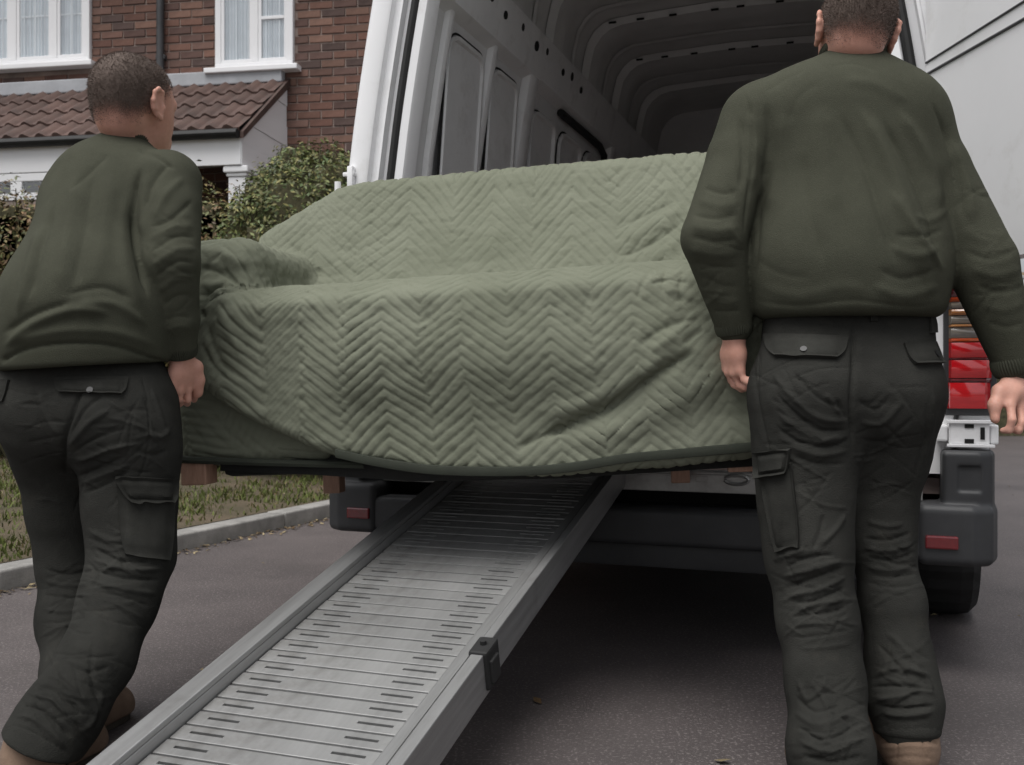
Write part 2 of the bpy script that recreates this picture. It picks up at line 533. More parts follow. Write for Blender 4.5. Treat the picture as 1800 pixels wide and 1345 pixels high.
# ================================================================== GROUND
KA = np.array([-1.956, 3.80]); KD = np.array([0.388, 0.922]); KD = KD / np.linalg.norm(KD); KN = np.array([-KD[1], KD[0]])
def kerb_pt(s, t, z): 
    p = KA + KD * s + KN * t
    return (p[0], p[1], z)
road = mesh_obj('road', [(-150, -60, 0), (150, -60, 0), (150, 250, 0), (-150, 250, 0)], [(0, 1, 2, 3)], M['asphalt'], kind='structure')
tag(road, 'grey purple tarmac road under the van and the loading ramp', 'road')
kerb = empty('kerb'); tag(kerb, 'pale concrete kerb between the tarmac and the grass verge', 'kerb', kind='structure')
kst = None
ang = math.atan2(KD[1], KD[0])
for i in range(-6, 12):
    if kst is None:
        b = MB(); b.box(0, 0.907, 0, 0.13, -0.1, 0.082, 0.012, seg=3)
        kst = b.build('kerb_stone', M['kerb'], kerb, smooth=True); o = kst
    else:
        o = kst.copy(); link(o, kerb)
    s = i * 0.915
    o.location = kerb_pt(s, 0, random.uniform(-0.003, 0.003)); o.rotation_euler = (0, 0, ang + random.uniform(-0.002, 0.002))
def lawn_z(t, s=0): return 0.075 + 0.05 * min(t, 4.5) + 0.012 * math.sin(2.1 * s + t * 3) * min(1, t)
LV, LF = [], []
ts = [0.128, 0.3, 0.6, 1, 1.5, 2, 3, 4.5, 7, 12, 40]; ss = np.linspace(-8, 30, 60)
for s in ss:
    for t in ts: LV.append(kerb_pt(s, t, lawn_z(t, s)))
nT = len(ts)
for i in range(len(ss) - 1):
    for j in range(nT - 1): LF.append((i * nT + j, (i + 1) * nT + j, (i + 1) * nT + j + 1, i * nT + j + 1))
lawn = mesh_obj('lawn', LV, LF, M['soil'], smooth=True, kind='structure')
tag(lawn, 'patchy verge of short grass rising behind the kerb', 'lawn')
# grass blades where the photograph looks between the men and the van
GV, GF, GC = [], [], []
n = 0
g = np.random.default_rng(11)
GS = np.stack([g.uniform(-1.5, 6.5, 60000), 0.14 + 4.2 * g.random(60000) ** 1.2], 1)
GP = KA + KD * GS[:, :1] + KN * GS[:, 1:]
GD = noise(np.column_stack([GP, np.zeros(60000)]), 1.3) + 0.5 * noise(np.column_stack([GP, np.full(60000, 3.0)]), 5)
for (s, t), dens in zip(GS, GD):
    if n >= 30000: break
    p = np.array(kerb_pt(s, t, lawn_z(t, s)))
    if dens < -0.15 and g.random() < 0.8: continue
    a = g.uniform(0, 2 * PI); hgt = g.uniform(0.015, 0.042) * (1 + 0.4 * dens); w = g.uniform(0.003, 0.007)
    dx, dy = math.cos(a) * w, math.sin(a) * w; lx, ly = g.normal(0, 0.5, 2) * hgt
    i0 = len(GV)
    GV += [(p[0] - dx, p[1] - dy, p[2] - 0.005), (p[0] + dx, p[1] + dy, p[2] - 0.005), (p[0] + dx * .6 + lx * .5, p[1] + dy * .6 + ly * .5, p[2] + hgt * .6), (p[0] - dx * .6 + lx * .5, p[1] - dy * .6 + ly * .5, p[2] + hgt * .6), (p[0] + lx, p[1] + ly, p[2] + hgt)]
    GF += [(i0, i0 + 1, i0 + 2, i0 + 3), (i0 + 3, i0 + 2, i0 + 4)]
    k = g.random(); c = np.array((0.095, 0.115, 0.032)) * (0.6 + 0.8 * k)
    if g.random() < 0.15: c = np.array((0.17, 0.14, 0.065)) * (0.6 + 0.6 * k)
    GC += [c, c]; n += 1
M['leaf'] = mat('foliage', (1, 1, 1), 0.55, attr='lcol', spec=0.35)
M['grass'] = mat('grass_blades', (1, 1, 1), 0.7, attr='lcol', spec=0.2)
grass = mesh_obj('grass', GV, GF, M['grass'], kind='stuff'); set_face_color(grass, 'lcol', GC)
tag(grass, 'short green and straw coloured grass growing on the verge', 'grass')
# fallen leaves along the kerb and on the verge
FV, FF, FC = [], [], []
for i in range(1560):
    s = g.uniform(-2.5, 7)
    t = -abs(g.normal(0, 0.05)) - 0.005 if i < 1100 else (g.uniform(0.2, 3.5) if i < 1500 else g.uniform(-4, -.2))
    z = 0.004 if t < 0 else lawn_z(t, s) + 0.02
    p = np.array(kerb_pt(s, t, z)); a = g.uniform(0, 2 * PI); L = g.uniform(0.006, 0.022); W = L * g.uniform(0.3, 0.6)
    e = np.array([math.cos(a), math.sin(a), 0]); f = np.array([-e[1], e[0], 0]); up = np.array([0, 0, 1.0])
    i0 = len(FV)
    FV += [p - e * L, p - f * W + up * g.uniform(0.001, 0.008), p + e * L + up * g.uniform(0, 0.01), p + f * W + up * g.uniform(0.001, 0.008)]
    FF.append((i0, i0 + 1, i0 + 2, i0 + 3))
    FC.append(np.array([(0.20, 0.15, 0.085), (0.13, 0.085, 0.045), (0.27, 0.22, 0.13), (0.10, 0.075, 0.05)][g.integers(4)]) * g.uniform(.6, 1.2))
leaves = mesh_obj('fallen_leaves', FV, FF, M['grass'], kind='stuff'); set_face_color(leaves, 'lcol', FC)
tag(leaves, 'dry brown leaf litter gathered along the foot of the kerb', 'leaves')

# ================================================================== HOUSE
HA = R(9.5); HO = np.array([-3.6, 9.2]); HX = np.array([math.cos(HA), -math.sin(HA)]); HY = np.array([math.sin(HA), math.cos(HA)])
def HL(u, v, yl=0.0):
    a = (u - 900) / FPX
    Y = ((HO + HY * yl) @ HY) / (np.array([a, 1.0]) @ HY)
    p = np.array([a * Y, Y]) - HO
    return p @ HX, CAM_H - (v - 672.5) / FPX * Y
house = empty('brick_house', (HO[0], HO[1], 0), -HA)
tag(house, 'red brown brick house with white windows and a tiled porch', 'house')
wx0, wx1, wz1 = -5.5, 5.5, 5.35
b = MB(); b.box(wx0, wx1, 0.0, 0.28, 0, wz1); b.box(wx0, wx0 + 0.28, 0.281, 7, 0, wz1); b.box(wx1 - 0.28, wx1, 0.281, 7, 0, wz1); b.box(wx0, wx1, 7.001, 7.28, 0, wz1)
b.build('wall', M['brick_wall_mortar'], house)
b = MB(); b.prism([(-0.45, wz1 + .002), (7.7, wz1 + .002), (3.6, wz1 + 2.6)], 'x', wx0 - 0.3, wx1 + 0.3); 
M['roof_tile'] = mat('brown_roof_tile', (0.056, 0.033, 0.027), 0.75, col2=(0.105, 0.058, 0.046), vscale=5, bump=0.5, bscale=70, detail=7, objrand=0.28, dirt=((0.10, 0.095, 0.07), 4.0, .55, .75, .6))
b.build('roof', M['roof_tile'], house)
# openings (local x0, x1, z0, z1)
x_w1r, z_w1b = HL(162, 112); x_w1l = x_w1r - 1.75
x_w2l, z_w2b = HL(382, 126); x_w2r, _ = HL(518, 126)
WIN = [(x_w1l, x_w1r, z_w1b, z_w1b + 1.35), (x_w2l, x_w2r, z_w2b, z_w2b + 1.2)]
# bricks
M['brick'] = mat('brick', (0.75, 0.75, 0.75), 0.9, attr='bcol', col2=(1.15, 1.15, 1.15), vscale=14, bump=0.7, bscale=90, detail=6, objrand=0.2, dirt=((0.06, 0.05, 0.048), 1.6, .52, .8, .45))
BC = [(0.160, 0.084, 0.062), (0.140, 0.076, 0.058), (0.190, 0.108, 0.080), (0.115, 0.066, 0.054), (0.090, 0.058, 0.050), (0.172, 0.090, 0.066), (0.150, 0.086, 0.068), (0.155, 0.078, 0.058)]
def brick_geo(L, seed):
    r = np.random.default_rng(seed)
    hw, hh, d, c = L / 2 - 0.005, 0.0325, 0.012, 0.004
    j = lambda: r.uniform(-0.002, 0.002)
    out = [(-hw + j(), -0.001, -hh + j()), (hw + j(), -0.001, -hh + j()), (hw + j(), -0.001, hh + j()), (-hw + j(), -0.001, hh + j())]
    inn = [(x * (1 - c / hw), -d + j(), z * (1 - c / hh)) for x, _, z in out]
    return out + inn, [(4, 5, 6, 7), (0, 1, 5, 4), (1, 2, 6, 5), (2, 3, 7, 6), (3, 0, 4, 7)]
stretch_v, head_v = [], []
for i in range(8):
    for L, lst in ((0.225, stretch_v), (0.1125, head_v)):
        V, F = brick_geo(L, i + 50 * (L < 0.2)); lst.append((V, F, BC[i]))
bmesh_cache = {}
def covered(x0, x1, z):
    return any(x1 > a - 0.003 and x0 < c + 0.003 and z + .036 > d - 0.055 and z - .036 < e + 0.01 for a, c, d, e in WIN)
cand = []
for r_ in range(2, 71):
    z = 0.04 + r_ * 0.075
    x = wx0 - (0.1125 if r_ % 2 else 0)
    while x < wx1:
        segs = [(max(x, wx0 + .003), min(x + .225, wx1 - .003))]
        for a, c, d, e in WIN:
            if not (z + .036 > d - 0.012 and z - .036 < e + 0.004): continue
            ns = []
            for p, q in segs:
                if q <= a or p >= c: ns.append((p, q)); continue
                if p < a: ns.append((p, a))
                if q > c: ns.append((c, q))
            segs = ns
        for p, q in segs:
            if q - p > .03: cand.append(((p + q) / 2, z, q - p))
        x += 0.225
def house_world(x, y, z): 
    p = HO + HX * x + HY * y
    return np.array([p[0], p[1], z])
def vis_score(c):
    u, v = pix(house_world(c[0], 0, c[1]))
    if not (-20 < u < 660 and -12 < v < 330): return 9
    if 155 < u < 300 and 95 < v: return 6          # behind the head of the man
    if v > 140 and u < 515: return 7                # behind the porch
    if v > 285: return 5
    return 0
cand.sort(key=lambda c: (vis_score(c), random.random()))
SV, SF, SC = [], [], []
nb = 0
for x, z, L in cand:
    i = int(rng.integers(8)); lst = stretch_v if L > 0.15 else head_v
    V, F, c = lst[i]; LB = 0.225 if L > .15 else 0.1125; fx = (L - .010) / (LB - .010)
    if nb < 300 and vis_score((x, z, L)) < 9:
        k = (i, LB)
        if k not in bmesh_cache:
            o = mesh_obj('brick', V, F, M['brick'], house); set_face_color(o, 'bcol', [c] * 5); bmesh_cache[k] = o.data
        else:
            o = bpy.data.objects.new('brick', bmesh_cache[k]); link(o, house)
        o.location = (x, rng.uniform(-0.001, 0.0015), z); o.scale = (fx, 1, 1); nb += 1
    else:
        i0 = len(SV); SV += [(a * fx + x, b_, d + z) for a, b_, d in V]; SF += [tuple(q + i0 for q in f) for f in F]
        SC += [np.array(c) * rng.uniform(.85, 1.15)] * 5
o = mesh_obj('brickwork', SV, SF, M['brick'], house, kind='stuff'); set_face_color(o, 'bcol', SC)
# windows
M['pane'] = bpy.data.materials.new('window_glass'); M['pane'].use_nodes = True
nt = M['pane'].node_tree; nt.nodes.clear()
mo = nt.nodes.new('ShaderNodeOutputMaterial'); mx = nt.nodes.new('ShaderNodeMixShader'); tr = nt.nodes.new('ShaderNodeBsdfTransparent'); gl = nt.nodes.new('ShaderNodeBsdfGlossy')
gl.inputs['Roughness'].default_value = 0.03; mx.inputs[0].default_value = 0.22; tr.inputs[0].default_value = (0.9, 0.93, 0.94, 1)
nt.links.new(tr.outputs[0], mx.inputs[1]); nt.links.new(gl.outputs[0], mx.inputs[2]); nt.links.new(mx.outputs[0], mo.inputs[0])
M['curtain'] = mat('net_curtain', (0.74, 0.77, 0.80), 0.9, var=0.06, vscale=4)
def curtain(name, x0, x1, z0, z1, y, parent, seed):
    n_ = 40; rows = []
    for z in (z0, z1):
        rows.append([(x0 + (x1 - x0) * i / n_, y + 0.012 * math.sin(i * 1.3 + seed) + 0.006 * math.sin(i * 2.9), z) for i in range(n_ + 1)])
    return MB().strip(rows).build(name, M['curtain'], parent, smooth=True)
def window(x0, x1, z0, z1, lights, bars=False, transom=None):
    """lights: boundaries of the panes between x0 and x1 (pairs)"""
    f = MB(); fw = 0.055; y0, y1 = -0.05, 0.0
    f.box(x0, x1, y0, y1 - .001, z0, z0 + fw, .006); f.box(x0, x1, y0, y1 - .001, z1 - fw, z1, .006)
    f.box(x0, x0 + fw, y0 + .003, y1 - .001, z0 + fw, z1 - fw, .005); f.box(x1 - fw, x1, y0 + .003, y1 - .001, z0 + fw, z1 - fw, .005)
    for (a, c), (d, e) in zip(lights, lights[1:]):
        f.box(c, d, y0 + .003, y1 - .001, z0 + fw, z1 - fw, .005)
    fr = f.build('window', M['upvc'], house)
    for i, (a, c) in enumerate(lights):
        s = MB(); q = 0.03
        za, zb = z0 + fw, z1 - fw
        s.box(a, c, -0.042, -0.005, za, za + q, .004); s.box(a, c, -0.042, -0.005, zb - q, zb, .004)
        s.box(a, a + q, -0.040, -0.006, za + q, zb - q, .004); s.box(c - q, c, -0.040, -0.006, za + q, zb - q, .004)
        if transom and i == transom[0]: s.box(a + q, c - q, -0.040, -0.006, transom[1], transom[1] + .028, .003)
        if bars:
            for t in (0.5,): s.box(a + (c - a) * t - .008, a + (c - a) * t + .008, -0.024, -0.016, za + q, zb - q)
            for t in (0.33, 0.66): s.box(a + q, c - q, -0.0235, -0.0165, za + (zb - za) * t - .008, za + (zb - za) * t + .008)
        s.build('sash', M['upvc'], fr)
        mesh_obj('pane', [(a + q, -.026, za + q), (c - q, -.026, za + q), (c - q, -.026, zb - q), (a + q, -.026, zb - q)], [(0, 1, 2, 3)], M['pane'], fr)
        curtain('curtain', a + q + .002, c - q - .002, za + .002, zb - .002, -0.0185, fr, i * 2.1)
    sl = MB(); sl.box(x0 - 0.07, x1 + 0.07, -0.13, -0.013, z0 - 0.05, z0 - 0.002, .008)
    sl.build('sill', M['upvc'], fr)
    return fr
hx = lambda u, v=60: HL(u, v)[0]
x0, x1, z0, z1 = WIN[0]
window(x0, x1, z0, z1, [(x0 + .055, hx(-82)), (hx(-70), hx(22)), (hx(34), hx(95)), (hx(105), x1 - .055)], bars=True)
x0, x1, z0, z1 = WIN[1]
window(x0, x1, z0, z1, [(x0 + .055, hx(447)), (hx(457), x1 - .055)], transom=(1, HL(480, 36)[1]))
# downpipe
xp, _ = HL(287, 60)
b = MB(); b.tube([(xp, -0.055, 3.4), (xp, -0.055, 5.25)], 0.034, 12)
for z in (3.75, 4.7): b.box(xp - .045, xp + .045, -0.06, -0.012, z, z + .04, .004)
b.build('downpipe', M['black_plastic'], house, smooth=True)
# --- porch
PY = -0.95
xe, ze = HL(428, 224, PY)          # right end of the eaves
xt, zt = HL(521, 138, 0.0)         # right end of the roof top
xl_ = -5.2
slope = math.atan2(zt - ze, -PY); SL = math.hypot(zt - ze, PY)
porch = MB(); porch.box(xl_, xe - .02, PY + .02, -0.013, ze - 0.10, ze - 0.055)
pr = porch.build('porch', M['upvc'], house)
pr['label'] = 'white porch with brown tiled lean-to roof'
# roof deck under the tiles
b = MB(); b.prism([(PY - .03, ze - .045), (-.013, zt - .06), (-.013, zt - .10), (PY - .03, ze - .085)], 'x', xl_, xe - .01); b.build('roof_deck', M['dark'], pr)
# tiles: two rolls each
def tile_geo():
    V, F = [], []; nx = 13; w = 0.30
    for yi, (s, dz) in enumerate(((0, 0.0), (0.005, 0.022), (0.385, 0.0))):
        for i in range(nx):
            t = i / (nx - 1); ph = (t * 2) % 1.0
            hgt = 0.030 * max(0, math.sin(PI * min(ph / 0.62, 1))) if t < 1 else 0.0
            V.append((t * (w - .002), s, hgt * (1 if yi else .1) + dz + (0 if yi else -0.004)))
    for r_ in range(2):
        for i in range(nx - 1): F.append((r_ * nx + i, r_ * nx + i + 1, (r_ + 1) * nx + i + 1, (r_ + 1) * nx + i))
    return V, F
tV, tF = tile_geo(); tile_me = None
Rt = Matrix.Rotation(slope, 4, 'X')
for r_ in range(4):
    for c_ in range(int((xe - xl_) / .30)):
        x = xe - 0.01 - 0.30 * (c_ + 1)
        if tile_me is None:
            o = mesh_obj('roof_tile', tV, tF, M['roof_tile'], pr, smooth=False); tile_me = o.data
        else:
            o = bpy.data.objects.new('roof_tile', tile_me); link(o, pr)
        s = r_ * 0.285
        o.location = (x, PY - 0.05 + s * math.cos(slope), ze - 0.035 + s * math.sin(slope) + rng.uniform(-.002, .002))
        o.rotation_euler = (slope + rng.uniform(-.01, .01), rng.uniform(-.006, .006), 0)
b = MB(); b.box(xl_, xt - .1, -0.10, -0.013, zt - 0.05, zt + 0.075, .012); b.build('flashing', M['lead'], pr)
b = MB(); b.tube([(xl_, PY - .06, ze - .06), (xe - .02, PY - .06, ze - .06)], 0.045, 10, flat=(1, .85)); b.build('gutter', M['rubber'], pr, smooth=True)
b = MB(); b.box(xl_, xe - .02, PY - .012, PY + .015, ze - .30, ze - .062, .006); b.build('fascia', M['upvc'], pr)
# verge: cement edge + tiles end
b = MB(); b.prism([(PY - .04, ze - .04), (0 - .013, zt + .0), (-.013, zt - .07), (PY - .04, ze - .095)], 'x', xe - .012, xe + .018); b.build('verge', M['roof_tile'], pr)
# cheek: white cladding boards closing the end of the roof (each board a part)
zb = ze - 0.30; nbd = 5; H_ = (zt - .07) - zb
for i in range(nbd):
    za = zb + H_ * i / nbd; zc = zb + H_ * (i + 1) / nbd - .004
    def yat(z): return max(PY, PY + (z - (ze - .10)) / (zt - .07 - (ze - .10)) * -PY)
    b = MB(); b.prism([(yat(za) - 0.0, za), (-.014, za), (-.014, zc), (min(yat(zc), -.02), zc)], 'x', xe - .035, xe - .012 - .006 * (i % 2)); b.build('cladding_board', M['upvc'], pr)
# column at the corner
xc, zc0 = HL(421, 262, PY + .08)
b = MB(); cw = 0.075
b.box(xc - cw - .03, xc + cw + .03, PY + .0, PY + 2 * cw + .06, zb - .055, zb - .003, .01); b.box(xc - cw - .012, xc + cw + .012, PY + .018, PY + 2 * cw + .042, zb - .085, zb - .056, .008)
b.box(xc - cw, xc + cw, PY + .03, PY + .03 + 2 * cw, 0.2, zb - .086, .012); b.build('column', M['upvc'], pr)
# glazed front to the left of the column
xg1, zg0 = HL(118, 337, PY); _, zg1 = HL(60, 280, PY)
b = MB(); b.box(xl_, xg1, PY - .01, PY + .05, zg0 - .06, zg0, .006); b.box(xl_, xg1, PY - .008, PY + .05, zb - .07, zb - .004, .006)
gx = [HL(u, 300, PY)[0] for u in (-150, -64, 19, 39, 100, 118)]
for a, c in ((gx[0] - .08, gx[0]), (gx[1] - .08, gx[1]), (gx[2], gx[3]), (gx[4], gx[5])): b.box(a, c, PY - .006, PY + .05, zg0, zb - .07, .005)
wf = b.build('window', M['upvc'], pr)
mesh_obj('pane', [(xl_, PY + .02, zg0), (xg1 - .02, PY + .02, zg0), (xg1 - .02, PY + .02, zb - .07), (xl_, PY + .02, zb - .07)], [(0, 1, 2, 3)], M['pane'], pr)
b = MB(); b.box(xl_, xg1, PY + .0, PY + .12, .1, zg0 - .062); b.build('dwarf_wall', M['brick_wall_mortar'], pr)
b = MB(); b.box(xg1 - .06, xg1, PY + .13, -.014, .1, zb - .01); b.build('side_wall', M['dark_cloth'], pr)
# front door in the shade of the porch
xd0, xd1 = HL(330, 300)[0], HL(412, 300)[0]
b = MB(); b.box(xd0, xd1, -0.05, -0.013, .25, 2.45, .01); b.box(xd0 + .12, xd1 - .12, -0.062, -0.051, 1.5, 2.2, .006); b.build('front_door', M['black_plastic'], pr)

# ================================================================== HEDGE AND BUSH
def leaf_mass(name, blobs, count, size, cols, parent, seed, shell=0.45, squash=1.0):
    q = np.random.default_rng(seed)
    vol = np.array([b_[1][0] * b_[1][1] * b_[1][2] for b_ in blobs]) ** (2 / 3); vol /= vol.sum()
    pick = q.choice(len(blobs), count, p=vol)
    cc = np.array([b_[0] for b_ in blobs])[pick]; rr = np.array([b_[1] for b_ in blobs])[pick]
    unit = lambda a: a / np.linalg.norm(a, axis=1)[:, None]
    d = unit(q.normal(0, 1, (count, 3)))
    rad = 1 - shell * q.random(count) ** 1.6
    lump = 1 + 0.22 * noise(d * 2.3 + pick[:, None] * 3.1) + 0.12 * noise(d * 6 + pick[:, None])
    out_ = q.random(count) < 0.05; rad = np.where(out_, rad * q.uniform(1.03, 1.22, count), rad)
    p = cc + d * rr * (rad * lump)[:, None]
    keep = p[:, 2] > (0.15 if parent.location.z < .1 else -.05)
    p, d = p[keep], d[keep]; n_ = len(p)
    nrm = unit(d + q.normal(0, .55, (n_, 3)) + np.array([0, -0.1, .5]))
    a = unit(np.cross(nrm, q.normal(0, 1, (n_, 3)))); b_ = np.cross(nrm, a)
    s = size * q.uniform(.55, 1.25, n_)[:, None]; w = s * 0.45
    V = np.stack([p - a * s, p - b_ * w + nrm * s * .18, p + a * s, p + b_ * w + nrm * s * .18], 1).reshape(-1, 3)
    F = np.stack([np.arange(n_) * 4 + k for k in (0, 1, 2)], 1); F = np.stack([F, np.stack([np.arange(n_) * 4 + k for k in (0, 2, 3)], 1)], 1).reshape(-1, 3)
    C = np.repeat(np.array(cols)[q.integers(len(cols), size=n_)] * q.uniform(.6, 1.35, n_)[:, None], 2, axis=0)
    o = mesh_obj(name, V, F, M['leaf'], parent); set_face_color(o, 'lcol', C)
    return o
def hb(u, v, Y, r_): 
    p = P(u, v, Y); return (p, r_)
M['twig'] = mat('twigs', (0.085, 0.078, 0.040), 0.9, var=0.5, vscale=20)  # olive tone lifted as if lit; stems and core boxes share it
hedge = empty('hedge', tuple(P(40, 672, 7.4)[:2]) + (0.2,))
tag(hedge, 'low clipped hedge of olive and rusty brown leaves in front of the house', 'hedge')
def rel(bl, e): 
    l = np.array(e.location); return [(np.array(c) - l, r_) for c, r_ in bl]
hbl = []
for u in range(-260, 470, 42):
    hbl.append(hb(u, 600 + 20 * math.sin(u), 7.45, (.30, .42, .62))); hbl.append(hb(u + 20, 450 + 10 * math.sin(u * 1.7), 7.45, (.28, .40, .50)))
leaf_mass('foliage', rel(hbl, hedge), 62000, 0.023, [(0.15, 0.13, 0.045), (0.115, 0.125, 0.042), (0.19, 0.15, 0.06), (0.09, 0.105, 0.036), (0.18, 0.11, 0.055), (0.12, 0.075, 0.04)], hedge, 5, shell=.30)
def stems(parent, bl, seed):
    q = np.random.default_rng(seed); b = MB()
    for c, r_ in bl:
        for k in range(3):
            p0 = np.array([c[0] + q.normal(0, .1), c[1] + q.normal(0, .1), 0.0 if parent.location.z > 0 else .2])
            p2 = np.array(c) + q.normal(0, .5, 3) * np.array(r_) + np.array([0, 0, r_[2] * .5])
            b.tube([p0, (p0 + p2) / 2 + q.normal(0, .05, 3), p2], [.014, .010, .004], 5)
    b.build('stems', M['twig'], parent)
stems(hedge, rel(hbl, hedge), 3)
b = MB()
for c, r_ in rel(hbl, hedge):
    b.box(c[0] - r_[0] * .6, c[0] + r_[0] * .6, c[1] - r_[1] * .5, c[1] + r_[1] * .5, c[2] - r_[2] * .7, c[2] + r_[2] * .6)
b.build('foliage_core', M['twig'], hedge)  # plain boxes added as the hedge's dark interior behind the leaves
bush = empty('evergreen_bush', tuple(P(540, 672, 7.0)[:2]) + (0.2,))
tag(bush, 'rounded dark green evergreen bush between the sofa and the house', 'bush')
bbl = [hb(532, 390, 7.0, (.36, .40, .42)), hb(570, 345, 7.1, (.30, .36, .34)), hb(500, 345, 7.15, (.25, .32, .28)), hb(470, 380, 7.05, (.22, .3, .34)), hb(600, 420, 7.0, (.30, .38, .42)), hb(500, 470, 6.95, (.38, .4, .45)), hb(590, 540, 7.0, (.42, .4, .5)), hb(500, 600, 7.0, (.42, .4, .55)), hb(560, 300, 7.2, (.2, .22, .16)), hb(440, 420, 7.1, (.22, .3, .34)), hb(520, 285, 7.2, (.16, .2, .12)), hb(600, 300, 7.2, (.18, .2, .14))]
leaf_mass('foliage', rel(bbl, bush), 26000, 0.021, [(0.095, 0.125, 0.036), (0.065, 0.095, 0.030), (0.13, 0.15, 0.045), (0.19, 0.175, 0.06), (0.11, 0.115, 0.045)], bush, 6, shell=.32)
stems(bush, rel(bbl, bush), 4)
b = MB()
for c, r_ in rel(bbl, bush): b.box(c[0] - r_[0] * .55, c[0] + r_[0] * .55, c[1] - r_[1] * .5, c[1] + r_[1] * .5, c[2] - r_[2] * .6, c[2] + r_[2] * .55)
b.build('foliage_core', M['twig'], bush)  # same box core, standing for the dark inside of the bush
# hedge on the far side of the road, a sliver beside the arm of the right-hand man
fh = empty('far_hedge', (9.5, 15, 0)); tag(fh, 'brownish hedge far across the road beside the white van door', 'hedge')
fbl = [((-3.0 + 1.1 * i, 0.3 * math.sin(i), 1.2 + .15 * math.sin(i * 2)), (.9, .7, 1.35)) for i in range(12)]
leaf_mass('foliage', fbl, 7000, 0.07, [(0.09, 0.08, 0.04), (0.07, 0.075, 0.03), (0.12, 0.09, 0.05)], fh, 9)
b = MB()
for c, r_ in fbl: b.box(c[0] - .6, c[0] + .6, c[1] - .35, c[1] + .35, 0.0, c[2] + .7)
b.build('foliage_core', M['twig'], fh)  # box core added to darken the gaps between far leaves
# ================================================================== VAN
VH = R(20.0)
van = empty('delivery_van', (0.367, 3.094, 0), -VH)
tag(van, 'white high-roof delivery van parked with its rear doors open', 'van')
VM = Matrix.Translation((0.367, 3.094, 0)) @ Matrix.Rotation(-VH, 4, 'Z')
ZS = [0.36, 0.55, 0.8, 1.1, 1.3, 1.46, 1.7, 1.9, 2.12, 2.3, 2.45, 2.56, 2.64, 2.70, 2.735, 2.75]
WS = [0.985, 1.012, 1.025, 1.025, 1.018, 1.007, 0.975, 0.942, 0.902, 0.868, 0.832, 0.785, 0.72, 0.62, 0.45, 0.0]
def wz(z): return float(np.interp(z, ZS, WS))
# outer shell
prof = [(-w, z) for w, z in zip(WS, ZS)] + [(w, z) for w, z in list(zip(WS, ZS))[-2::-1]]
rows = []
for y, sx, top in ((0.022, 1, 1), (0.5, 1.0, 1), (4.0, 1.0, 1), (4.35, .995, .985), (4.9, .97, .86), (5.3, .95, .62), (5.75, .90, .50), (5.95, .80, .42), (5.96, .01, .40)):
    rows.append([(x * sx, y, .36 + (z - .36) * top) for x, z in prof])
MB().strip(rows).build('body', M['white_paint'], van, smooth=True)
# rear pillars, profile offsets from the outer edge (d, y)
ZP = [z for z in np.linspace(0.56, 2.5, 22)]
PROF = [(0.0, .03), (0.003, .008), (0.012, -.004), (0.03, -.009), (0.078, -.009), (0.086, -.004), (0.09, .018), (0.108, .020), (0.112, .012), (0.120, .012), (0.124, .040), (0.150, .044)]
for sg in (-1, 1):
    rows = [[(sg * (wz(z) - d), y, z) for d, y in PROF] for z in ZP]
    MB().strip(rows).build('rear_pillar', M['white_paint'], van, smooth=True)
    b = MB(); b.tube([(sg * (wz(z) - .163), .022, z) for z in ZP], .0145, 10, flat=(1, 1.2)); b.build('door_seal', M['rubber'], van, smooth=True)
    rows = [[(sg * (wz(z) - d), y, z) for d, y in ((.152, .046), (.176, .046), (.181, .012), (.186, .006), (.212, .010), (.218, .02), (.2185, .09))] for z in ZP]
    MB().strip(rows).build('pillar_flange', M['white_paint'], van, smooth=True)
# header above the opening
b = MB(); b.box(-.70, .70, -.008, .12, 2.56, 2.69, .01); b.box(-.735, .735, .0, .12, 2.50, 2.559, .006); b.build('rear_header', M['white_paint'], van)
# inside lining
IW = 0.200
LY = 3.60
def wi(z): return wz(z) - IW
zin = [0.50, 0.9, 1.3, 1.6, 1.9, 2.12, 2.28]
for sg in (-1, 1):
    rows = [[(sg * wi(z), y, z) for z in zin] for y in (0.08, LY)]
    MB().strip(rows).build('side_lining', M['interior_panel'], van)
def roofprof(off=0.0):
    pts = []
    x0 = wi(2.28) - off
    for z, x in ((2.28, x0), (2.40, x0 - .018), (2.49, x0 - .040), (2.545, x0 - .075), (2.58, x0 - .12), (2.597, x0 - .18), (2.604, x0 - .28)):
        pts.append((x, z - off * .9 * (z - 2.28) / .34))
    L = [(-x, z) for x, z in pts]; zt_ = pts[-1][1] + .012
    return L + [(0, zt_)] + [(x, z) for x, z in pts[::-1]]
rp = roofprof()
MB().strip([[(x, y, z) for x, z in rp] for y in (0.08, LY)]).build('roof_lining', M['roof_panel'], van, smooth=True)
def bow(y0, y1, off, name, m):
    a = roofprof(0.004); c = roofprof(off)
    b = MB()
    b.strip([[(x, y0 - .012, z) for x, z in a], [(x, y0, z) for x, z in c], [(x, y1, z) for x, z in c], [(x, y1 + .012, z) for x, z in a]])
    return b.build(name, m, van, smooth=True)
for y in (0.02, 0.60, 1.18, 1.76, 2.36, 2.96):
    bow(y, y + .14, .040, 'roof_bow', M['roof_panel'])
for y in (0.42, 1.00, 1.58, 2.16, 2.76):
    bow(y, y + .03, .010, 'roof_swage', M['roof_panel'])
# little near-black blocks standing for slots in the bows
for y in (1.18, 1.76, 2.36):
    for x in (-.5, -.36, -.2, 0.0, .12, .3):
        MB().box(x - .018, x + .018, y - .016, y - .006, 2.571, 2.579, 0).build('bow_slot', M['dark'], van)
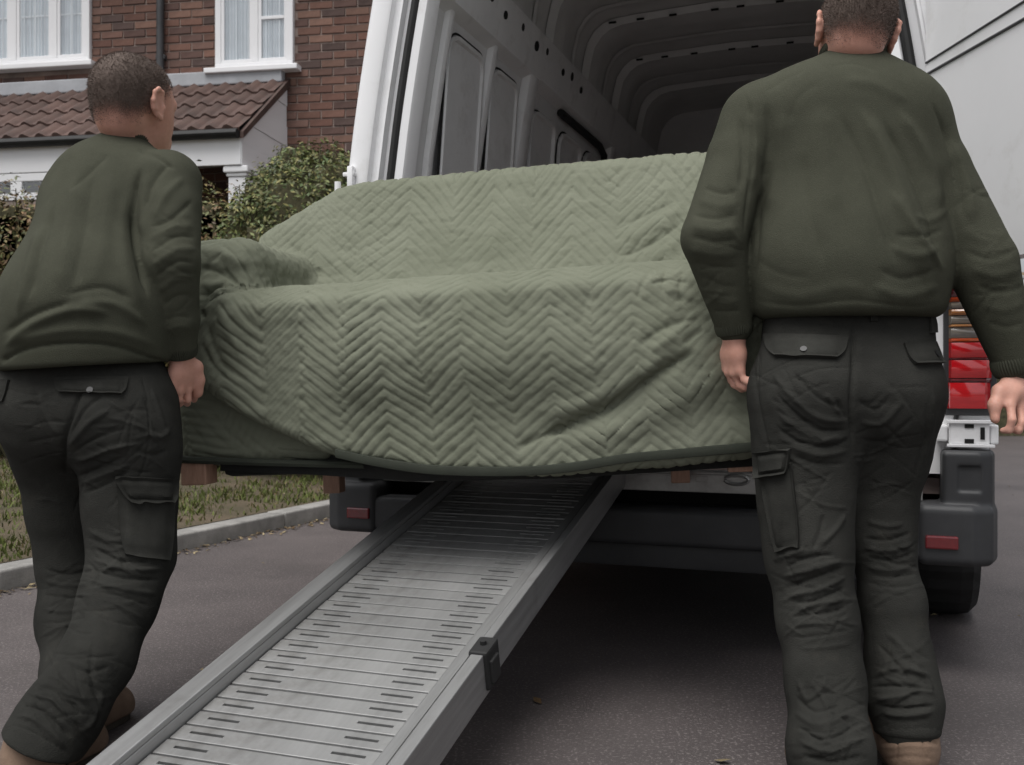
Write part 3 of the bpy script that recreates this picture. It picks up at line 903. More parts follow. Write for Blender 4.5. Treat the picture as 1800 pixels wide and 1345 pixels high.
# cant rail along the top of the left and right side
for sg in (-1, 1):
    rows = [[(sg * (wi(2.10) + .001), y, 2.10), (sg * (wi(2.12) - .045), y, 2.125), (sg * (wi(2.3) - .045), y, 2.30), (sg * (wi(2.33) + .0), y, 2.335)] for y in (.08, LY)]
    MB().strip(rows).build('cant_rail', M['interior_paint'], van)
for k, y in enumerate([.12, .22, .31, .45, .60, .80, .98, 1.12, 1.36, 1.50, 1.66]):
    x = -(wi(2.22) - .0475); a = .016 if k % 3 else .021
    b = MB()
    poly = [(a * 1.1 * math.cos(t), a * math.sin(t)) for t in np.linspace(0, 2 * PI, 14)[:-1]]
    b.prism(poly, 'x', -.003, .003); o = b.build('rail_hole_disc', M['dark'], van); o.location = (x, y, 2.23 + .02 * (k % 2)); o.rotation_euler = (0, R(11), 0)  # thin dark disc painted in for the shade of a hole
# posts and pressed panels on both sides; the sliding door on the left
def wallpt(sg, y, z, d): return (sg * (wi(z) - d), y, z)
zpost = [.53, .9, 1.3, 1.6, 1.9, 2.1, 2.25]
def post(sg, y, w, d, name='wall_post'):
    rows = []
    for z in zpost:
        rows.append([wallpt(sg, y - w / 2 - .014, z, .001), wallpt(sg, y - w / 2 - .004, z, d * .85), wallpt(sg, y - w / 2 + .006, z, d), wallpt(sg, y + w / 2 - .006, z, d), wallpt(sg, y + w / 2 + .004, z, d * .85), wallpt(sg, y + w / 2 + .014, z, .001)])
    MB().strip(rows).build(name, M['interior_paint'], van, smooth=True)
def panel(sg, y0, y1, z0, z1, d=.012, m=None, name='wall_panel'):
    """pressed panel with rounded corners, a raised lip and a dark seam round it"""
    m = m or M['interior_panel']; r_ = .07
    def outline(s):
        pts = []
        for (cy, cz, a0) in ((y1 - r_, z1 - r_, 0), (y0 + r_, z1 - r_, 90), (y0 + r_, z0 + r_, 180), (y1 - r_, z0 + r_, 270)):
            for k in range(6):
                a = R(a0 + 18 * k); pts.append((cy + (r_ - s) * math.cos(a), cz + (r_ - s) * math.sin(a)))
        return pts
    b = MB()
    rr = []
    for s, dd in ((0, .001), (.003, d), (.016, d), (.022, d * .25), (.05, d * .2)):
        rr.append([wallpt(sg, y, z, dd) for y, z in outline(s)])
    b.strip(rr, closed=True)
    b.bm.verts.ensure_lookup_table()
    nn = len(rr[0]); b.bm.faces.new(b.bm.verts[-nn:])
    b.build(name, m, van, smooth=True)
    s = MB(); s.tube([wallpt(sg, y, z, .002) for y, z in outline(-.006)] + [wallpt(sg, *outline(-.006)[0], .002)], .0045, 5, cap=False); s.build('panel_seam', M['dark'], van)
for sg in (-1, 1):
    for y, w, d in ((.20, .030, .022), (.615, .038, .028), (1.05, .10, .040), (2.43, .07, .04), (3.0, .045, .025)): post(sg, y, w, d)
    for y0, y1 in ((-.03, .165), (.235, .575), (.655, .965)): panel(sg, max(y0, .085), y1, .62, 2.06) if y0 > 0 else None
    for y0, y1 in ((2.50, 2.95), (3.05, 3.52)): panel(sg, y0, y1, .62, 2.06)
# sliding door, set back with a black seal round it
sg = -1
for y0, y1 in ((1.15, 1.50), (1.57, 1.94), (2.0, 2.33)): panel(sg, y0, y1, .62, 2.02, .02, name='sliding_door_panel')
b = MB(); b.tube([wallpt(-1, 2.375, .56, .014), wallpt(-1, 2.375, 1.3, .014), wallpt(-1, 2.375, 1.95, .014), wallpt(-1, 2.34, 2.06, .016), wallpt(-1, 2.22, 2.085, .018), wallpt(-1, 1.5, 2.085, .018)], .019, 8); b.build('sliding_door_seal', M['rubber'], van, smooth=True)
for y0, y1 in ((1.15, 1.50), (1.57, 1.94), (2.0, 2.33)): panel(1, y0, y1, .62, 2.06)
# bulkhead
b = MB(); b.box(-.86, .86, LY + .001, LY + .04, .5, 2.63); 
for z in (.8, 1.15, 1.5, 1.85): b.box(-.62, .62, LY - .018, LY + .0005, z, z + .22, .012)
b.build('bulkhead', M['interior_panel'], van)
b = MB(); b.tube([(-.66, LY - .012, .55), (-.66, LY - .012, 2.1), (-.58, LY - .012, 2.2), (.58, LY - .012, 2.2), (.66, LY - .012, 2.1), (.66, LY - .012, .55)], .015, 8); b.build('bulkhead_seal', M['rubber'], van)
# load floor
M['ply'] = mat('scuffed_floor', (0.21, 0.155, 0.14), 0.7, col2=(0.30, 0.24, 0.22), vscale=6, stretch=(1, .25, 1), bump=0.2, bscale=40)
b = MB(); b.box(-.90, .90, 0.021, LY, .485, .53); b.build('load_floor', M['ply'], van)
b = MB(); b.box(-.84, .84, -.03, .02, .500, .534, .004); b.box(-.84, .84, -.034, -.0305, .47, .525, .002)
for x in np.arange(-.78, .8, .09): 
    if rng.random() < .8: b.box(x, x + rng.uniform(.03, .06), -.036, -.0345, .505 + rng.uniform(-.006, .006), .519, .001)
b.build('sill_plate', M['steel'], van)
for x in (.33, .60, -.6):
    b = MB(); b.tube([(x + .035 * math.cos(t), -.037, .512 + .014 * math.sin(t)) for t in np.linspace(0, 2 * PI, 14)], .006, 6); b.build('lashing_ring', M['steel'], van, smooth=True)
# lower white jambs curving into the sill
for sg in (-1, 1):
    rows = []
    for z, d in ((.545, .33), (.555, .30), (.58, .265), (.62, .245), (.70, .232), (.80, .226), (1.0, .224)):
        rows.append([(sg * (wz(z) - d), -.002, z), (sg * (wz(z) - d + .01), -.012, z), (sg * (wz(z) - .10), -.012, z)])
    MB().strip(rows).build('sill_corner', M['white_paint'], van, smooth=True)
    b = MB(); b.tube([(sg * (wz(z) - d), .012, z) for z, d in ((.56, .335), (.575, .30), (.60, .275), (.66, .255), (.75, .245), (.9, .24), (1.2, .238))], .016, 8); b.build('sill_seal', M['rubber'], van, smooth=True)
# chassis below the floor
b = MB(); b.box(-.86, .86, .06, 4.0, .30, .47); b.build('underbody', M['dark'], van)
# bumper
b = MB(); b.box(-.86, .86, -.115, .05, .315, .425, .018, seg=3); b.box(-.80, .80, -.06, .05, .24, .314, .01)
bp = b.build('bumper', M['black_plastic'], van, smooth=True)
for sg in (-1, 1):
    pts = [(.845, -.103), (.955, -.103), (.993, -.08), (1.008, -.02), (1.010, .36), (.96, .36), (.93, .05), (.845, .0)]
    pts2 = [(.900, -.085), (.975, -.085), (1.000, -.065), (1.010, -.01), (1.012, .20), (.97, .20), (.93, .05), (.900, .02)]
    V, F = polygonize(Shape([Poly([(sg * x, y) for x, y in pts], (0, 1), 2, .305, .470, .022, .008), Poly([(sg * x, y) for x, y in pts2], (0, 1), 2, .452, .615, .014, .008)],
                            carve=[Box((min(sg * .925, sg * .985), -.115, .505), (max(sg * .925, sg * .985), -.092, .575), .006, .006)]), .005)
    o = mesh_obj('bumper_corner', V, F, M['black_plastic'], van, smooth=True)
    M.setdefault('reflector', mat('red_reflector', (0.17, 0.006, 0.010), 0.25, var=.15, vscale=60, coat=1.0))
    b = MB(); b.box(*sorted((sg * .842, sg * .925)), -.131, -.118, .352, .388, .005); b.build('reflector', M['reflector'], van)
# tail lights
def lens(c, c2): return mat('tail_light_lens', c, 0.12, col2=c2, vscale=40, coat=1.0, stretch=(.3, .3, 1.4), spec=0.6)
LENS = {'r': lens((0.46, 0.006, 0.012), (0.60, 0.016, 0.02)), 'd': lens((0.10, 0.010, 0.014), (0.16, 0.02, 0.024)), 'a': lens((0.50, 0.17, 0.05), (0.60, 0.30, 0.12)), 'w': lens((0.16, 0.15, 0.14), (0.30, 0.25, 0.19)), 'o': lens((0.50, 0.05, 0.015), (0.52, 0.09, 0.02))}
LZ = [(.728, .800, 'r'), (.800, .812, 'd'), (.812, .862, 'r'), (.862, .868, 'd'), (.868, .910, 'r'), (.910, .922, 'o'), (.922, .952, 'w'), (.952, .960, 'a'), (.960, .985, 'w'), (.985, 1.002, 'a'), (1.002, 1.022, 'w'), (1.022, 1.036, 'o'), (1.036, 1.075, 'd'), (1.075, 1.15, 'd')]
for sg in (-1, 1):
    def lx(z): return (wz(z) - .118, wz(z) - .004 - max(0, z - .93) * .16)
    b = MB(); b.box(*sorted((sg * (wz(.9) - .132), sg * (wz(.9) + .004))), -.022, .03, .708, 1.16, .012)
    tl = b.build('tail_light', M['black_plastic'], van, smooth=True)
    for i, (za, zc, k) in enumerate(LZ):
        x0, x1 = lx(za); bulge = .004 if k in 'ra' else 0
        rows = []
        for z in np.linspace(za + .0005, zc - .0005, 4):
            e = math.sin(PI * (z - za) / (zc - za)) * .006
            rows.append([(sg * x0, -.021, z), (sg * (x0 + .006), -.034 - bulge - e, z), (sg * ((x0 + x1) / 2), -.038 - bulge - e, z), (sg * (x1 - .02), -.034 - bulge - e, z), (sg * x1, -.015, z), (sg * (x1 + .004), .03, z)])
        MB().strip(rows).build('lens', LENS[k], tl, smooth=True)
# white hinge brackets below the lights
for sg in (-1, 1):
    b = MB(); X = lambda a, c: sorted((sg * a, sg * c))
    b.box(*X(.905, 1.008), -.055, -.012, .628, .695, .006); b.box(*X(.875, .904), -.045, -.013, .637, .683, .006); b.box(*X(1.009, 1.03), -.05, .02, .632, .685, .005)
    b.box(*X(.90, 1.02), -.062, -.0555, .688, .698, .002); b.box(*X(.90, 1.02), -.062, -.0555, .623, .632, .002)
    hb_ = b.build('hinge_bracket', M['white_paint'], van)
    for (xa, xb, za, zc) in ((.945, .968, .676, .686), (.945, .968, .634, .646), (.984, .995, .645, .678)):
        MB().box(*X(xa, xb), -.0575, -.0553, za, zc).build('bracket_slot', M['dark'], hb_)
# door hinge and striker on the left pillar
for z0 in (1.43, 1.20):
    b = MB(); z = z0; w_ = wz(z)
    b.box(-w_ - .012, -w_ + .07, -.028, -.0095, z, z + .018, .004); b.box(-w_ + .03, -w_ + .052, -.034, -.0095, z + .02, z + .11, .006); b.box(-w_ + .012, -w_ + .055, -.030, -.0095, z + .075, z + .09, .004)
    b.tube([(-w_ - .012, -.02, z - .012), (-w_ - .012, -.02, z + .06)], .011, 10); b.build('door_hinge', M['white_paint'], van, smooth=True)
# wheels
for sg in (-1, 1):
    for y in (.76, 4.75):
        pts = [(y + .40 * math.cos(a), .345 + .40 * math.sin(a)) for a in np.linspace(0, PI, 20)]
        x_ = 1.0265 if y < 2 else .998
        MB().prism(pts, 'x', *sorted((sg * (x_ - .03), sg * x_))).build('arch_shade_disc', M['rubber'], van)  # flat dark half-disc on the body, painting the shade of the arch opening
        MB().tube([(sg * (x_ + .002), a, c) for a, c in pts], .018, 6).build('arch_trim', M['black_plastic'], van, smooth=True)
for (x, y) in ((.928, .76), (-.928, .76), (.915, 4.75), (-.915, 4.75)):
    b = MB(); rows = []
    pr_ = [(-.105, .20), (-.112, .26), (-.108, .305), (-.085, .330), (-.05, .336), (0, .337), (.05, .336), (.085, .330), (.108, .305), (.112, .26), (.105, .20)]
    nn = 56
    for k in range(nn + 1):
        a = 2 * PI * k / nn
        rows.append([(px_, math.cos(a) * (r_ - (.006 if k % 2 and abs(px_) < .1 and r_ > .32 else 0)), .337 + math.sin(a) * (r_ - (.006 if k % 2 and abs(px_) < .1 and r_ > .32 else 0))) for px_, r_ in pr_])
    w = b.strip(rows).build('wheel', M['rubber'], van); w.location = (x, y, 0)
    b = MB(); b.tube([(-.08, 0, .337), (.07, 0, .337)], .205, 28); b.build('rim', M['steel'], w)
for sg in (-1, 1):
    b = MB(); b.box(*sorted((sg * .68, sg * .93)), .36, 1.16, .531, .76, .06, seg=4); b.build('wheel_arch', M['interior_paint'], van, smooth=True)
# open right rear door: swung back towards the street
da = R(-5.5) ; dd = np.array([-math.sin(da), -math.cos(da)])   # from the hinge towards the camera
Hn = np.array(VM @ Vector((.845, -.03, 0)))[:2]
dn = np.array([dd[1], -dd[0]])
if dn[0] > 0: dn = -dn                                           # inner face normal, towards the left
dv = VM.inverted()
def dw(s, t, z):
    p = Hn + dd * s - dn * t
    return tuple(dv @ Vector((p[0], p[1], z)))
def lean(z): return -max(0, z - 1.3) * .10
DZ = [1.10, 1.13, 1.3, 1.6, 1.9, 2.2, 2.5, 2.62]
b = MB()
def doorrow(t, edge): return [[dw(s, t, z) for s in (.006 - lean(z) * 0, .03, .5, .92, .95)] for z in DZ]
b.strip(doorrow(0.0, 0)); b.strip(doorrow(.05, 0))
b.strip([[dw(.006, 0, z), dw(.0, .02, z), dw(.006, .05, z)] for z in DZ]); b.strip([[dw(.95, 0, z), dw(.955, .02, z), dw(.95, .05, z)] for z in DZ])
b.strip([[dw(s, 0, 1.10), dw(s, .05, 1.10)] for s in (.006, .5, .95)]); b.strip([[dw(s, 0, 2.62), dw(s, .05, 2.62)] for s in (.006, .5, .95)])
dr = b.build('rear_door', M['white_paint'], van, smooth=True)
dr['label'] = 'white right rear door swung open'
M['groove'] = mat('door_seam', (0.10, 0.10, 0.105), 0.7, var=.15)
Yh = Hn[1]
for (ua, va, ub, vb, r_) in ((1593, 133, 1800, 3, .0042), (1603, 146, 1800, 34, .0052)):
    def on_door(u, v):
        a = (u - 900) / FPX
        s = (Hn[0] - a * Hn[1]) / (a * dd[1] - dd[0]); Y = Hn[1] + dd[1] * s
        return s, CAM_H - (v - 672.5) / FPX * Y
    s0, z0 = on_door(ua, va); s1, z1 = on_door(ub, vb)
    m_ = (z1 - z0) / (s1 - s0)
    b = MB(); b.tube([dw(s, -.0005, z0 + m_ * (s - s0)) for s in np.linspace(max(s0, .01), .94, 8)], r_, 6, flat=(1, .8)); b.build('door_swage', M['groove'], dr)

# ================================================================== LOADING RAMP
RT = math.atan(0.245); RL = 2.30
ramp = bpy.data.objects.new('loading_ramp', None); link(ramp)
top = VM @ Vector((-.235, -.02, .545)); fwd = Vector((math.sin(VH), math.cos(VH), 0))
up = (fwd * math.cos(RT) + Vector((0, 0, math.sin(RT))))
ramp.matrix_world = Matrix.Translation(top - up * RL) @ Matrix.Rotation(-VH, 4, 'Z') @ Matrix.Rotation(RT, 4, 'X')
tag(ramp, 'aluminium loading ramp leading from the road up to the van floor', 'ramp')
pw = 0.047; x0, x1 = -.236, .178
def plank_geo(k):
    q = np.random.default_rng(k)
    pc = pw * .5; sw = .0036
    xs = [x0, x0 + .030 + q.uniform(-.004, .004), x0 + .098, x1 - .098, x1 - .030 + q.uniform(-.004, .004), x1]
    ys = [(0.0, -.005), (.0006, -.0004), (.0022, 0.0), (pc - sw, 0), (pc + sw, 0), (pw - .0065, 0.0), (pw - .0048, -.0004), (pw - .0042, -.005)]
    V, F, idx = [], [], {}
    def vid(i, j, low=0):
        if (i, j, low) not in idx:
            idx[(i, j, low)] = len(V); V.append((xs[i], ys[j][0], ys[j][1] - .02 * low))
        return idx[(i, j, low)]
    hole = {(1, 3), (3, 3)}
    for i in range(5):
        for j in range(7):
            if (i, j) in hole:
                c = [(i, j), (i + 1, j), (i + 1, j + 1), (i, j + 1)]
                for a, b_ in zip(c, c[1:] + c[:1]): F.append((vid(*a), vid(*a, 1), vid(*b_, 1), vid(*b_)))
            else: F.append((vid(i, j), vid(i + 1, j), vid(i + 1, j + 1), vid(i, j + 1)))
    for i in range(5):
        F.append((vid(i, 0, 1), vid(i + 1, 0, 1), vid(i + 1, 0), vid(i, 0))); F.append((vid(i, 7), vid(i + 1, 7), vid(i + 1, 7, 1), vid(i, 7, 1)))
    return V, F
pm = []
for k in range(int(RL / pw)):
    if len(pm) < 4:
        V, F = plank_geo(k); o = mesh_obj('plank', V, F, M['alu'], ramp); pm.append(o.data)
    else:
        o = bpy.data.objects.new('plank', pm[k % 4]); link(o, ramp)
    o.location = (0, k * pw, rng.uniform(-.0006, .0006)); o.rotation_euler = (rng.uniform(-.004, .004), 0, 0)
b = MB(); b.box(-.238, -.20, 0, RL, -.05, -.0205); b.box(.14, .178, 0, RL, -.05, -.0205); 
for y in np.arange(.15, RL, .31): b.box(-.199, .139, y, y + .03, -.05, -.022)
b.build('cross_member', M['alu_dirty'], ramp)
b = MB(); b.box(-.286, -.240, -.0, RL, .022, .034, .003); b.box(-.252, -.239, .0, RL, -.05, .0215, .002); b.box(-.286, -.2525, 0, RL, -.055, .0215, .002)
b.build('side_rail', M['alu_dirty'], ramp)
ym = RL - 1.20
b = MB(); b.box(.180, .204, 0, RL, -.03, .018, .003); b.box(.208, .228, ym, RL, -.058, .024, .003); b.box(.212, .238, 0, ym - .03, -.060, .027, .003); b.box(.2045, .2075, 0, RL, -.055, .006)
b.build('side_rail', M['alu_dirty'], ramp)
b = MB(); b.box(.206, .246, ym - .055, ym + .012, -.050, .032, .006); b.box(.240, .252, ym - .045, ym - .005, -.040, .010, .004); b.tube([(.226, ym - .02, .03), (.226, ym - .02, .040)], .007, 8)
b.build('latch', M['rubber'], ramp)
# ================================================================== SOFA AND QUILTED BLANKET
SYAW, SROLL = R(-9.7), R(-2.7)
SM = Matrix.Translation((0, 2.378, .60)) @ Matrix.Rotation(SYAW, 4, 'Z') @ Matrix.Rotation(SROLL, 4, 'Y')
SMi = SM.inverted()
def SL_(u, v, ys=0.0):
    """pixel -> sofa frame, on the plane y = ys"""
    o = SMi @ Vector((0, 0, CAM_H)); t = SMi @ Vector(tuple(P(u, v, 1.0))); d = t - o
    k = (ys - o.y) / d.y
    p = o + d * k
    return np.array(p)
sofa = empty('sofa'); sofa.matrix_world = SM
tag(sofa, 'small sofa on short wooden legs wrapped in a green quilt, carried above the ramp', 'sofa')
SX0, SX1, SD = -.78, .60, .74
b = MB(); b.box(SX0 + .03, SX1 - .02, .02, SD - .02, -.005, .10, .02); b.build('base_frame', M['dark_cloth'], sofa)
b = MB(); b.box(SX0 + .10, SX1 - .10, .03, SD - .1, .102, .40, .05, seg=3); b.build('seat', M['sofa_cloth'], sofa, smooth=True)
b = MB(); b.box(SX0 + .14, SX1 - .10, SD - .14, SD - .05, .402, .68, .03, seg=3); b.build('backrest', M['sofa_cloth'], sofa, smooth=True)
for xa in (SX0 + .02, SX1 - .12):
    b = MB(); b.box(xa + .01, xa + .09, .10, SD - .16, .402, .52, .03, seg=3); b.build('armrest', M['sofa_cloth'], sofa, smooth=True)
for (ua, ub, va, vb, ys, dep) in ((325, 373, 812, 856, .0, .055), (1283, 1336, 786, 833, .03, .055)):
    p0 = SL_(ua, vb, ys); p1 = SL_(ub - 14, vb, ys)
    b = MB(); w0 = p0[0]; w1 = w0 + .055
    b.box(w0 - .004, w1 + .008, ys - .012, ys + dep, p0[2] + .004, .036, .004); b.build('leg', M['wood'], sofa)
for (ua, ub, vb, ys) in ((568, 592, 868, .62), (1180, 1205, 850, .62)):
    p0 = SL_(ua, vb, ys)
    b = MB(); b.box(p0[0], p0[0] + .055, ys, ys + .055, min(p0[2], -.05), .03, .004); b.build('leg', M['wood'], sofa)

class Lean(Poly):
    '''back of the sofa: outline in (x, z), its front face leaning back'''
    def __init__(s, poly, y0, z0, slope, y1, rad, k):
        Poly.__init__(s, poly, (0, 2), 1, y0, y1, rad, k); s.y0, s.z0, s.sl = y0, z0, slope; s.cs = 1 / math.sqrt(1 + slope * slope)
    def d(s, p):
        s_e0 = s.y0 + (p[:, 2] - s.z0) * s.sl
        q = p.copy(); q[:, 1] = 0.5 * (s.e0 + s.e1)
        d2 = Poly.d(s, q) + s.rad
        a = (s_e0 - p[:, 1]) * s.cs + s.rad; b_ = p[:, 1] - s.e1
        dz = np.maximum(a, b_)
        w0 = np.maximum(d2, 0); w1 = np.maximum(dz, 0)
        return np.minimum(np.maximum(d2, dz), 0) + np.sqrt(w0 ** 2 + w1 ** 2) - s.rad
# blanket: one continuous cloth over the sofa, worked out as an implicit form and then quilted
seatbox = Box((SX0 + .03, .03, .005), (SX1 + .02, .66, .452), .085, k=.05)
fl = [SL_(u, v, -.03)[[0, 2]] for u, v in curve([(392, 530), (362, 560), (352, 605), (362, 650), (410, 692), (480, 730), (560, 764), (640, 790), (740, 806), (860, 812), (980, 812), (1140, 800), (1345, 780)], 30)]
pt_r = SL_(1375, 470, -.03)[[0, 2]]; 
fl = [np.array(p) for p in fl] + [np.array([pt_r[0], fl[-1][1]]), np.array([pt_r[0], .40]), np.array([fl[0][0] + .03, .40])]
front = Poly(fl, (0, 2), 1, -.062, .06, .030, k=.014)
roll = Cap((SX0 + .085, .048, .378), .090, (SX1 - .03, .045, .375), .096, k=.03)
belly = Cap((-.36, .030, .27), .098, (.45, .030, .25), .100, k=.09)
lower = Box((SX0 - .080, .006, .030), (SX0 + .5, .70, .40), .035, k=.008)
side = Box((SX0 - .060, .03, .04), (SX0 + .12, .68, .50), .06, k=.04)
arm1 = Box((SX0 - .115, .040, .25), (SX0 + .135, .68, .612), .075, k=.05)
arm2 = Cap((SX1 - .02, .14, .50), .10, (SX1 - .04, .60, .505), .095, k=.06)
armfill = Box((SX0 - .03, .08, .1), (SX0 + .10, .62, .52), .06, k=.05)
bk = lambda u, v: SL_(u, v, .66)[[0, 2]]
back_poly = [bk(500, 432), bk(555, 388), bk(606, 350), bk(640, 342), bk(900, 316), bk(1215, 291), bk(1330, 284), bk(1400, 420), bk(1400, 560), bk(470, 560)]
back = Lean(back_poly, .40, .45, .60, .76, .045, .05)
backlean = Box((SX0 + .25, .50, .05), (SX1 - .06, .70, .40), .09, k=.05)
BL = Shape([lower, side, seatbox, front, roll, belly, armfill, arm1, arm2, back, backlean])
BV, BF = polygonize(BL, .0041)
BV = relax(BV, BF, 2, .5)
# which pieces a point belongs to -> pattern coordinates
def softpick(): pass
dm = {k: q.d(BV) for k, q in (('front', front), ('seat', seatbox), ('roll', roll), ('lower', lower), ('side', side), ('arm1', arm1), ('armfill', armfill), ('back', back), ('lean', backlean), ('arm2', arm2))}
d_front = np.minimum(np.minimum(dm['front'], dm['roll']), dm['seat']); d_low = dm['lower']; d_arm = np.minimum(np.minimum(dm['arm1'], dm['armfill']), dm['side']); d_back = np.minimum(dm['back'], dm['lean'])
who = np.argmin(np.stack([d_front, d_low + .004, d_arm + .002, d_back, dm['arm2']]), 0)
x, y, z = BV.T
wob = np.stack([fbm(BV, 2.2, 2, 1), fbm(BV, 2.2, 2, 2), fbm(BV, 2.2, 2, 3)], 1) * .030 + np.stack([noise(BV, 9, 5), noise(BV, 9, 6), noise(BV, 9, 7)], 1) * .0035
# unrolled height: over the roll the cloth length keeps running on top of the seat
sfront = np.where(y < .06, z, .47 + (y - .06)) 
sfront = np.where(z < .378, z, .378 + .092 * np.arctan2(np.maximum(z - .378, 0), .045 - y))
A = np.zeros(len(BV)); Bc = np.zeros(len(BV))
m = who == 0; A[m] = x[m]; Bc[m] = sfront[m]
m = who == 1; A[m] = x[m] * .9 + .35 * z[m] + 5; Bc[m] = z[m] - .55 * x[m]
m = who == 2; A[m] = x[m] * .35 + 3.18 + .2 * z[m]; Bc[m] = y[m] * .52 + .40 * z[m] + .16 * x[m]
m = who == 3; A[m] = x[m] + 1.07; Bc[m] = z[m] + .35 * (.7 - y[m])
m = who == 4; A[m] = y[m]; Bc[m] = z[m] - x[m]
A = A + wob[:, 0]; Bc = Bc + wob[:, 1]
def quilt(A, Bc, half=.100, amp=.083, s=.0290, x0=-.0):
    t = (A - x0) / half
    k = np.floor(t).astype(int); f = t - k
    odd = (k % 2).astype(float)
    tri = np.where(odd > 0, 1 - f, f) * amp
    w = (Bc - tri) / s + odd * .5 + .3 * np.sin(k * 2.3)
    g = np.abs(w - np.round(w))                  # 0 on a stitch line
    grv = np.exp(-(g / .105) ** 2)
    puff = 1 - (1 - 2 * g) ** 4
    fe = np.minimum(f, 1 - f) * half
    cross = np.exp(-(fe / .0022) ** 2) * .45
    idx = np.round(w - .5)
    return puff * .0014 - grv * .0027 - cross * .0014, idx, k
x_pk = SL_(823, 600, -.03)[0]
q1, idx, kk = quilt(A, Bc, x0=x_pk - .100)
qb = quilt(A, Bc, half=.130, amp=.105, s=.031, x0=.03)[0]
q1 = np.where((who == 3) | (who == 2), qb, q1)
# second stitch family on the left part and on the shoulder of the back, as older repairs of the quilt
g2 = quilt(A + .052, Bc + .012, half=.104, amp=-.083, s=.0290)[0]
mask = np.clip((fbm(BV, 3.1, 2, 9) + .15 + np.where(who == 0, np.clip((-.30 - x) * 4, -1, .6), np.where(who == 3, .1, -.2))) * 1.6, 0, 1)
disp = q1 * np.clip(.85 + .5 * fbm(BV, 2.7, 2, 41), .35, 1.25) + mask * (g2 * .6)
crump = fbm(BV, 34, 2, 12) * .0013 + fbm(BV, 75, 2, 17) * .0009 + fbm(BV * np.array([1, 1, 1.6]), 14, 2, 15) * .0018
N_ = relax(vnormals(BV, BF), BF, 10, .6); N_ /= np.linalg.norm(N_, axis=1)[:, None]
# deep drape folds are sculpted in the world, on the side that faces the street
def toW(V): return np.asarray(V) @ np.array(SM.to_3x3()).T + np.array(SM.translation)
def toL(V): return (np.asarray(V) - np.array(SM.translation)) @ np.array(SM.to_3x3())
BW = toW(BV + N_ * (disp + crump)[:, None])
folds = [
    ([(1235, 610), (1160, 655), (1080, 712), (1010, 742), (940, 772)], 17, -24), ([(1180, 625), (1100, 676), (1020, 715), (950, 748)], 20, 9), ([(1300, 640), (1180, 705), (1090, 752), (1000, 790)], 26, 11), ([(1010, 745), (960, 765), (900, 790)], 12, -9),
    ([(1230, 560), (1170, 575), (1120, 610)], 12, -7), ([(1215, 500), (1180, 490), (1140, 500)], 8, -6), ([(1225, 530), (1190, 510), (1160, 520)], 8, 5), ([(1205, 470), (1195, 500), (1200, 540)], 7, -7), ([(1175, 468), (1165, 495), (1172, 525)], 6, -4), ([(1150, 470), (1128, 500), (1120, 530)], 6, -4), ([(1225, 545), (1195, 580), (1140, 620)], 9, 6), ([(1240, 575), (1200, 606)], 8, -6),
    ([(362, 560), (375, 610), (400, 650), (440, 670)], 12, -6), ([(385, 535), (398, 575), (428, 625)], 9, 5), ([(352, 600), (372, 640), (400, 668)], 7, -6), ([(420, 520), (440, 560), (470, 590)], 10, -3),
    ([(340, 560), (362, 530), (395, 510), (450, 503), (520, 500)], 12, -9), ([(345, 520), (372, 516), (400, 505), (440, 500)], 9, -6), ([(348, 470), (380, 478), (420, 498)], 9, -5), ([(346, 440), (390, 445), (440, 470)], 9, 4), ([(350, 500), (380, 500), (410, 500)], 8, 5), ([(350, 545), (360, 560)], 10, -8),
    ([(505, 428), (545, 455), (570, 495)], 8, -8), ([(520, 425), (570, 450), (610, 490)], 9, 4), ([(545, 430), (560, 470), (560, 497)], 8, -6), ([(600, 430), (640, 460), (680, 488)], 7, -3),
    ([(1205, 385), (1165, 415), (1120, 440), (1080, 452)], 8, -8), ([(1210, 360), (1150, 395), (1090, 425)], 10, 6), ([(1205, 410), (1180, 432), (1140, 455)], 9, 5), ([(1195, 350), (1130, 380), (1070, 410)], 7, -4),
    ([(310, 700), (330, 740), (370, 790)], 6, -3), ([(330, 705), (360, 745), (410, 795)], 6, -3), ([(365, 715), (400, 760), (450, 800)], 6, -3), ([(410, 745), (450, 780), (490, 805)], 6, -2.5),
    ([(560, 800), (640, 812), (740, 822)], 14, -8), ([(900, 560), (880, 640), (900, 720)], 30, 4), ([(640, 540), (610, 620), (650, 700)], 30, 4), ([(760, 520), (745, 620), (770, 720)], 26, -4), ([(1040, 500), (1020, 580), (1040, 640)], 24, -4),
    ([(720, 360), (700, 420), (720, 470)], 26, -4), ([(900, 330), (880, 400), (900, 460)], 30, 4),
]
BW = sculpt(BW, BF, folds, 1.0, 1.0)
M['quilt'] = mat('sage_quilt', (0.146, 0.156, 0.115), 0.95, col2=(0.188, 0.199, 0.151), vscale=3.5, detail=6, bump=0.6, bscale=380, bdist=0.0018, spec=0.08)
blanket = mesh_obj('quilted_blanket', toL(BW), BF, M['quilt'], smooth=True); blanket.matrix_world = SM; fill_holes(blanket)
tag(blanket, 'sage green quilted moving blanket with a zigzag stitch draped over the sofa', 'blanket')
M['binding'] = mat('green_binding', (0.024, 0.028, 0.019), 0.9, var=.2, vscale=12, bump=0.3, bscale=400)
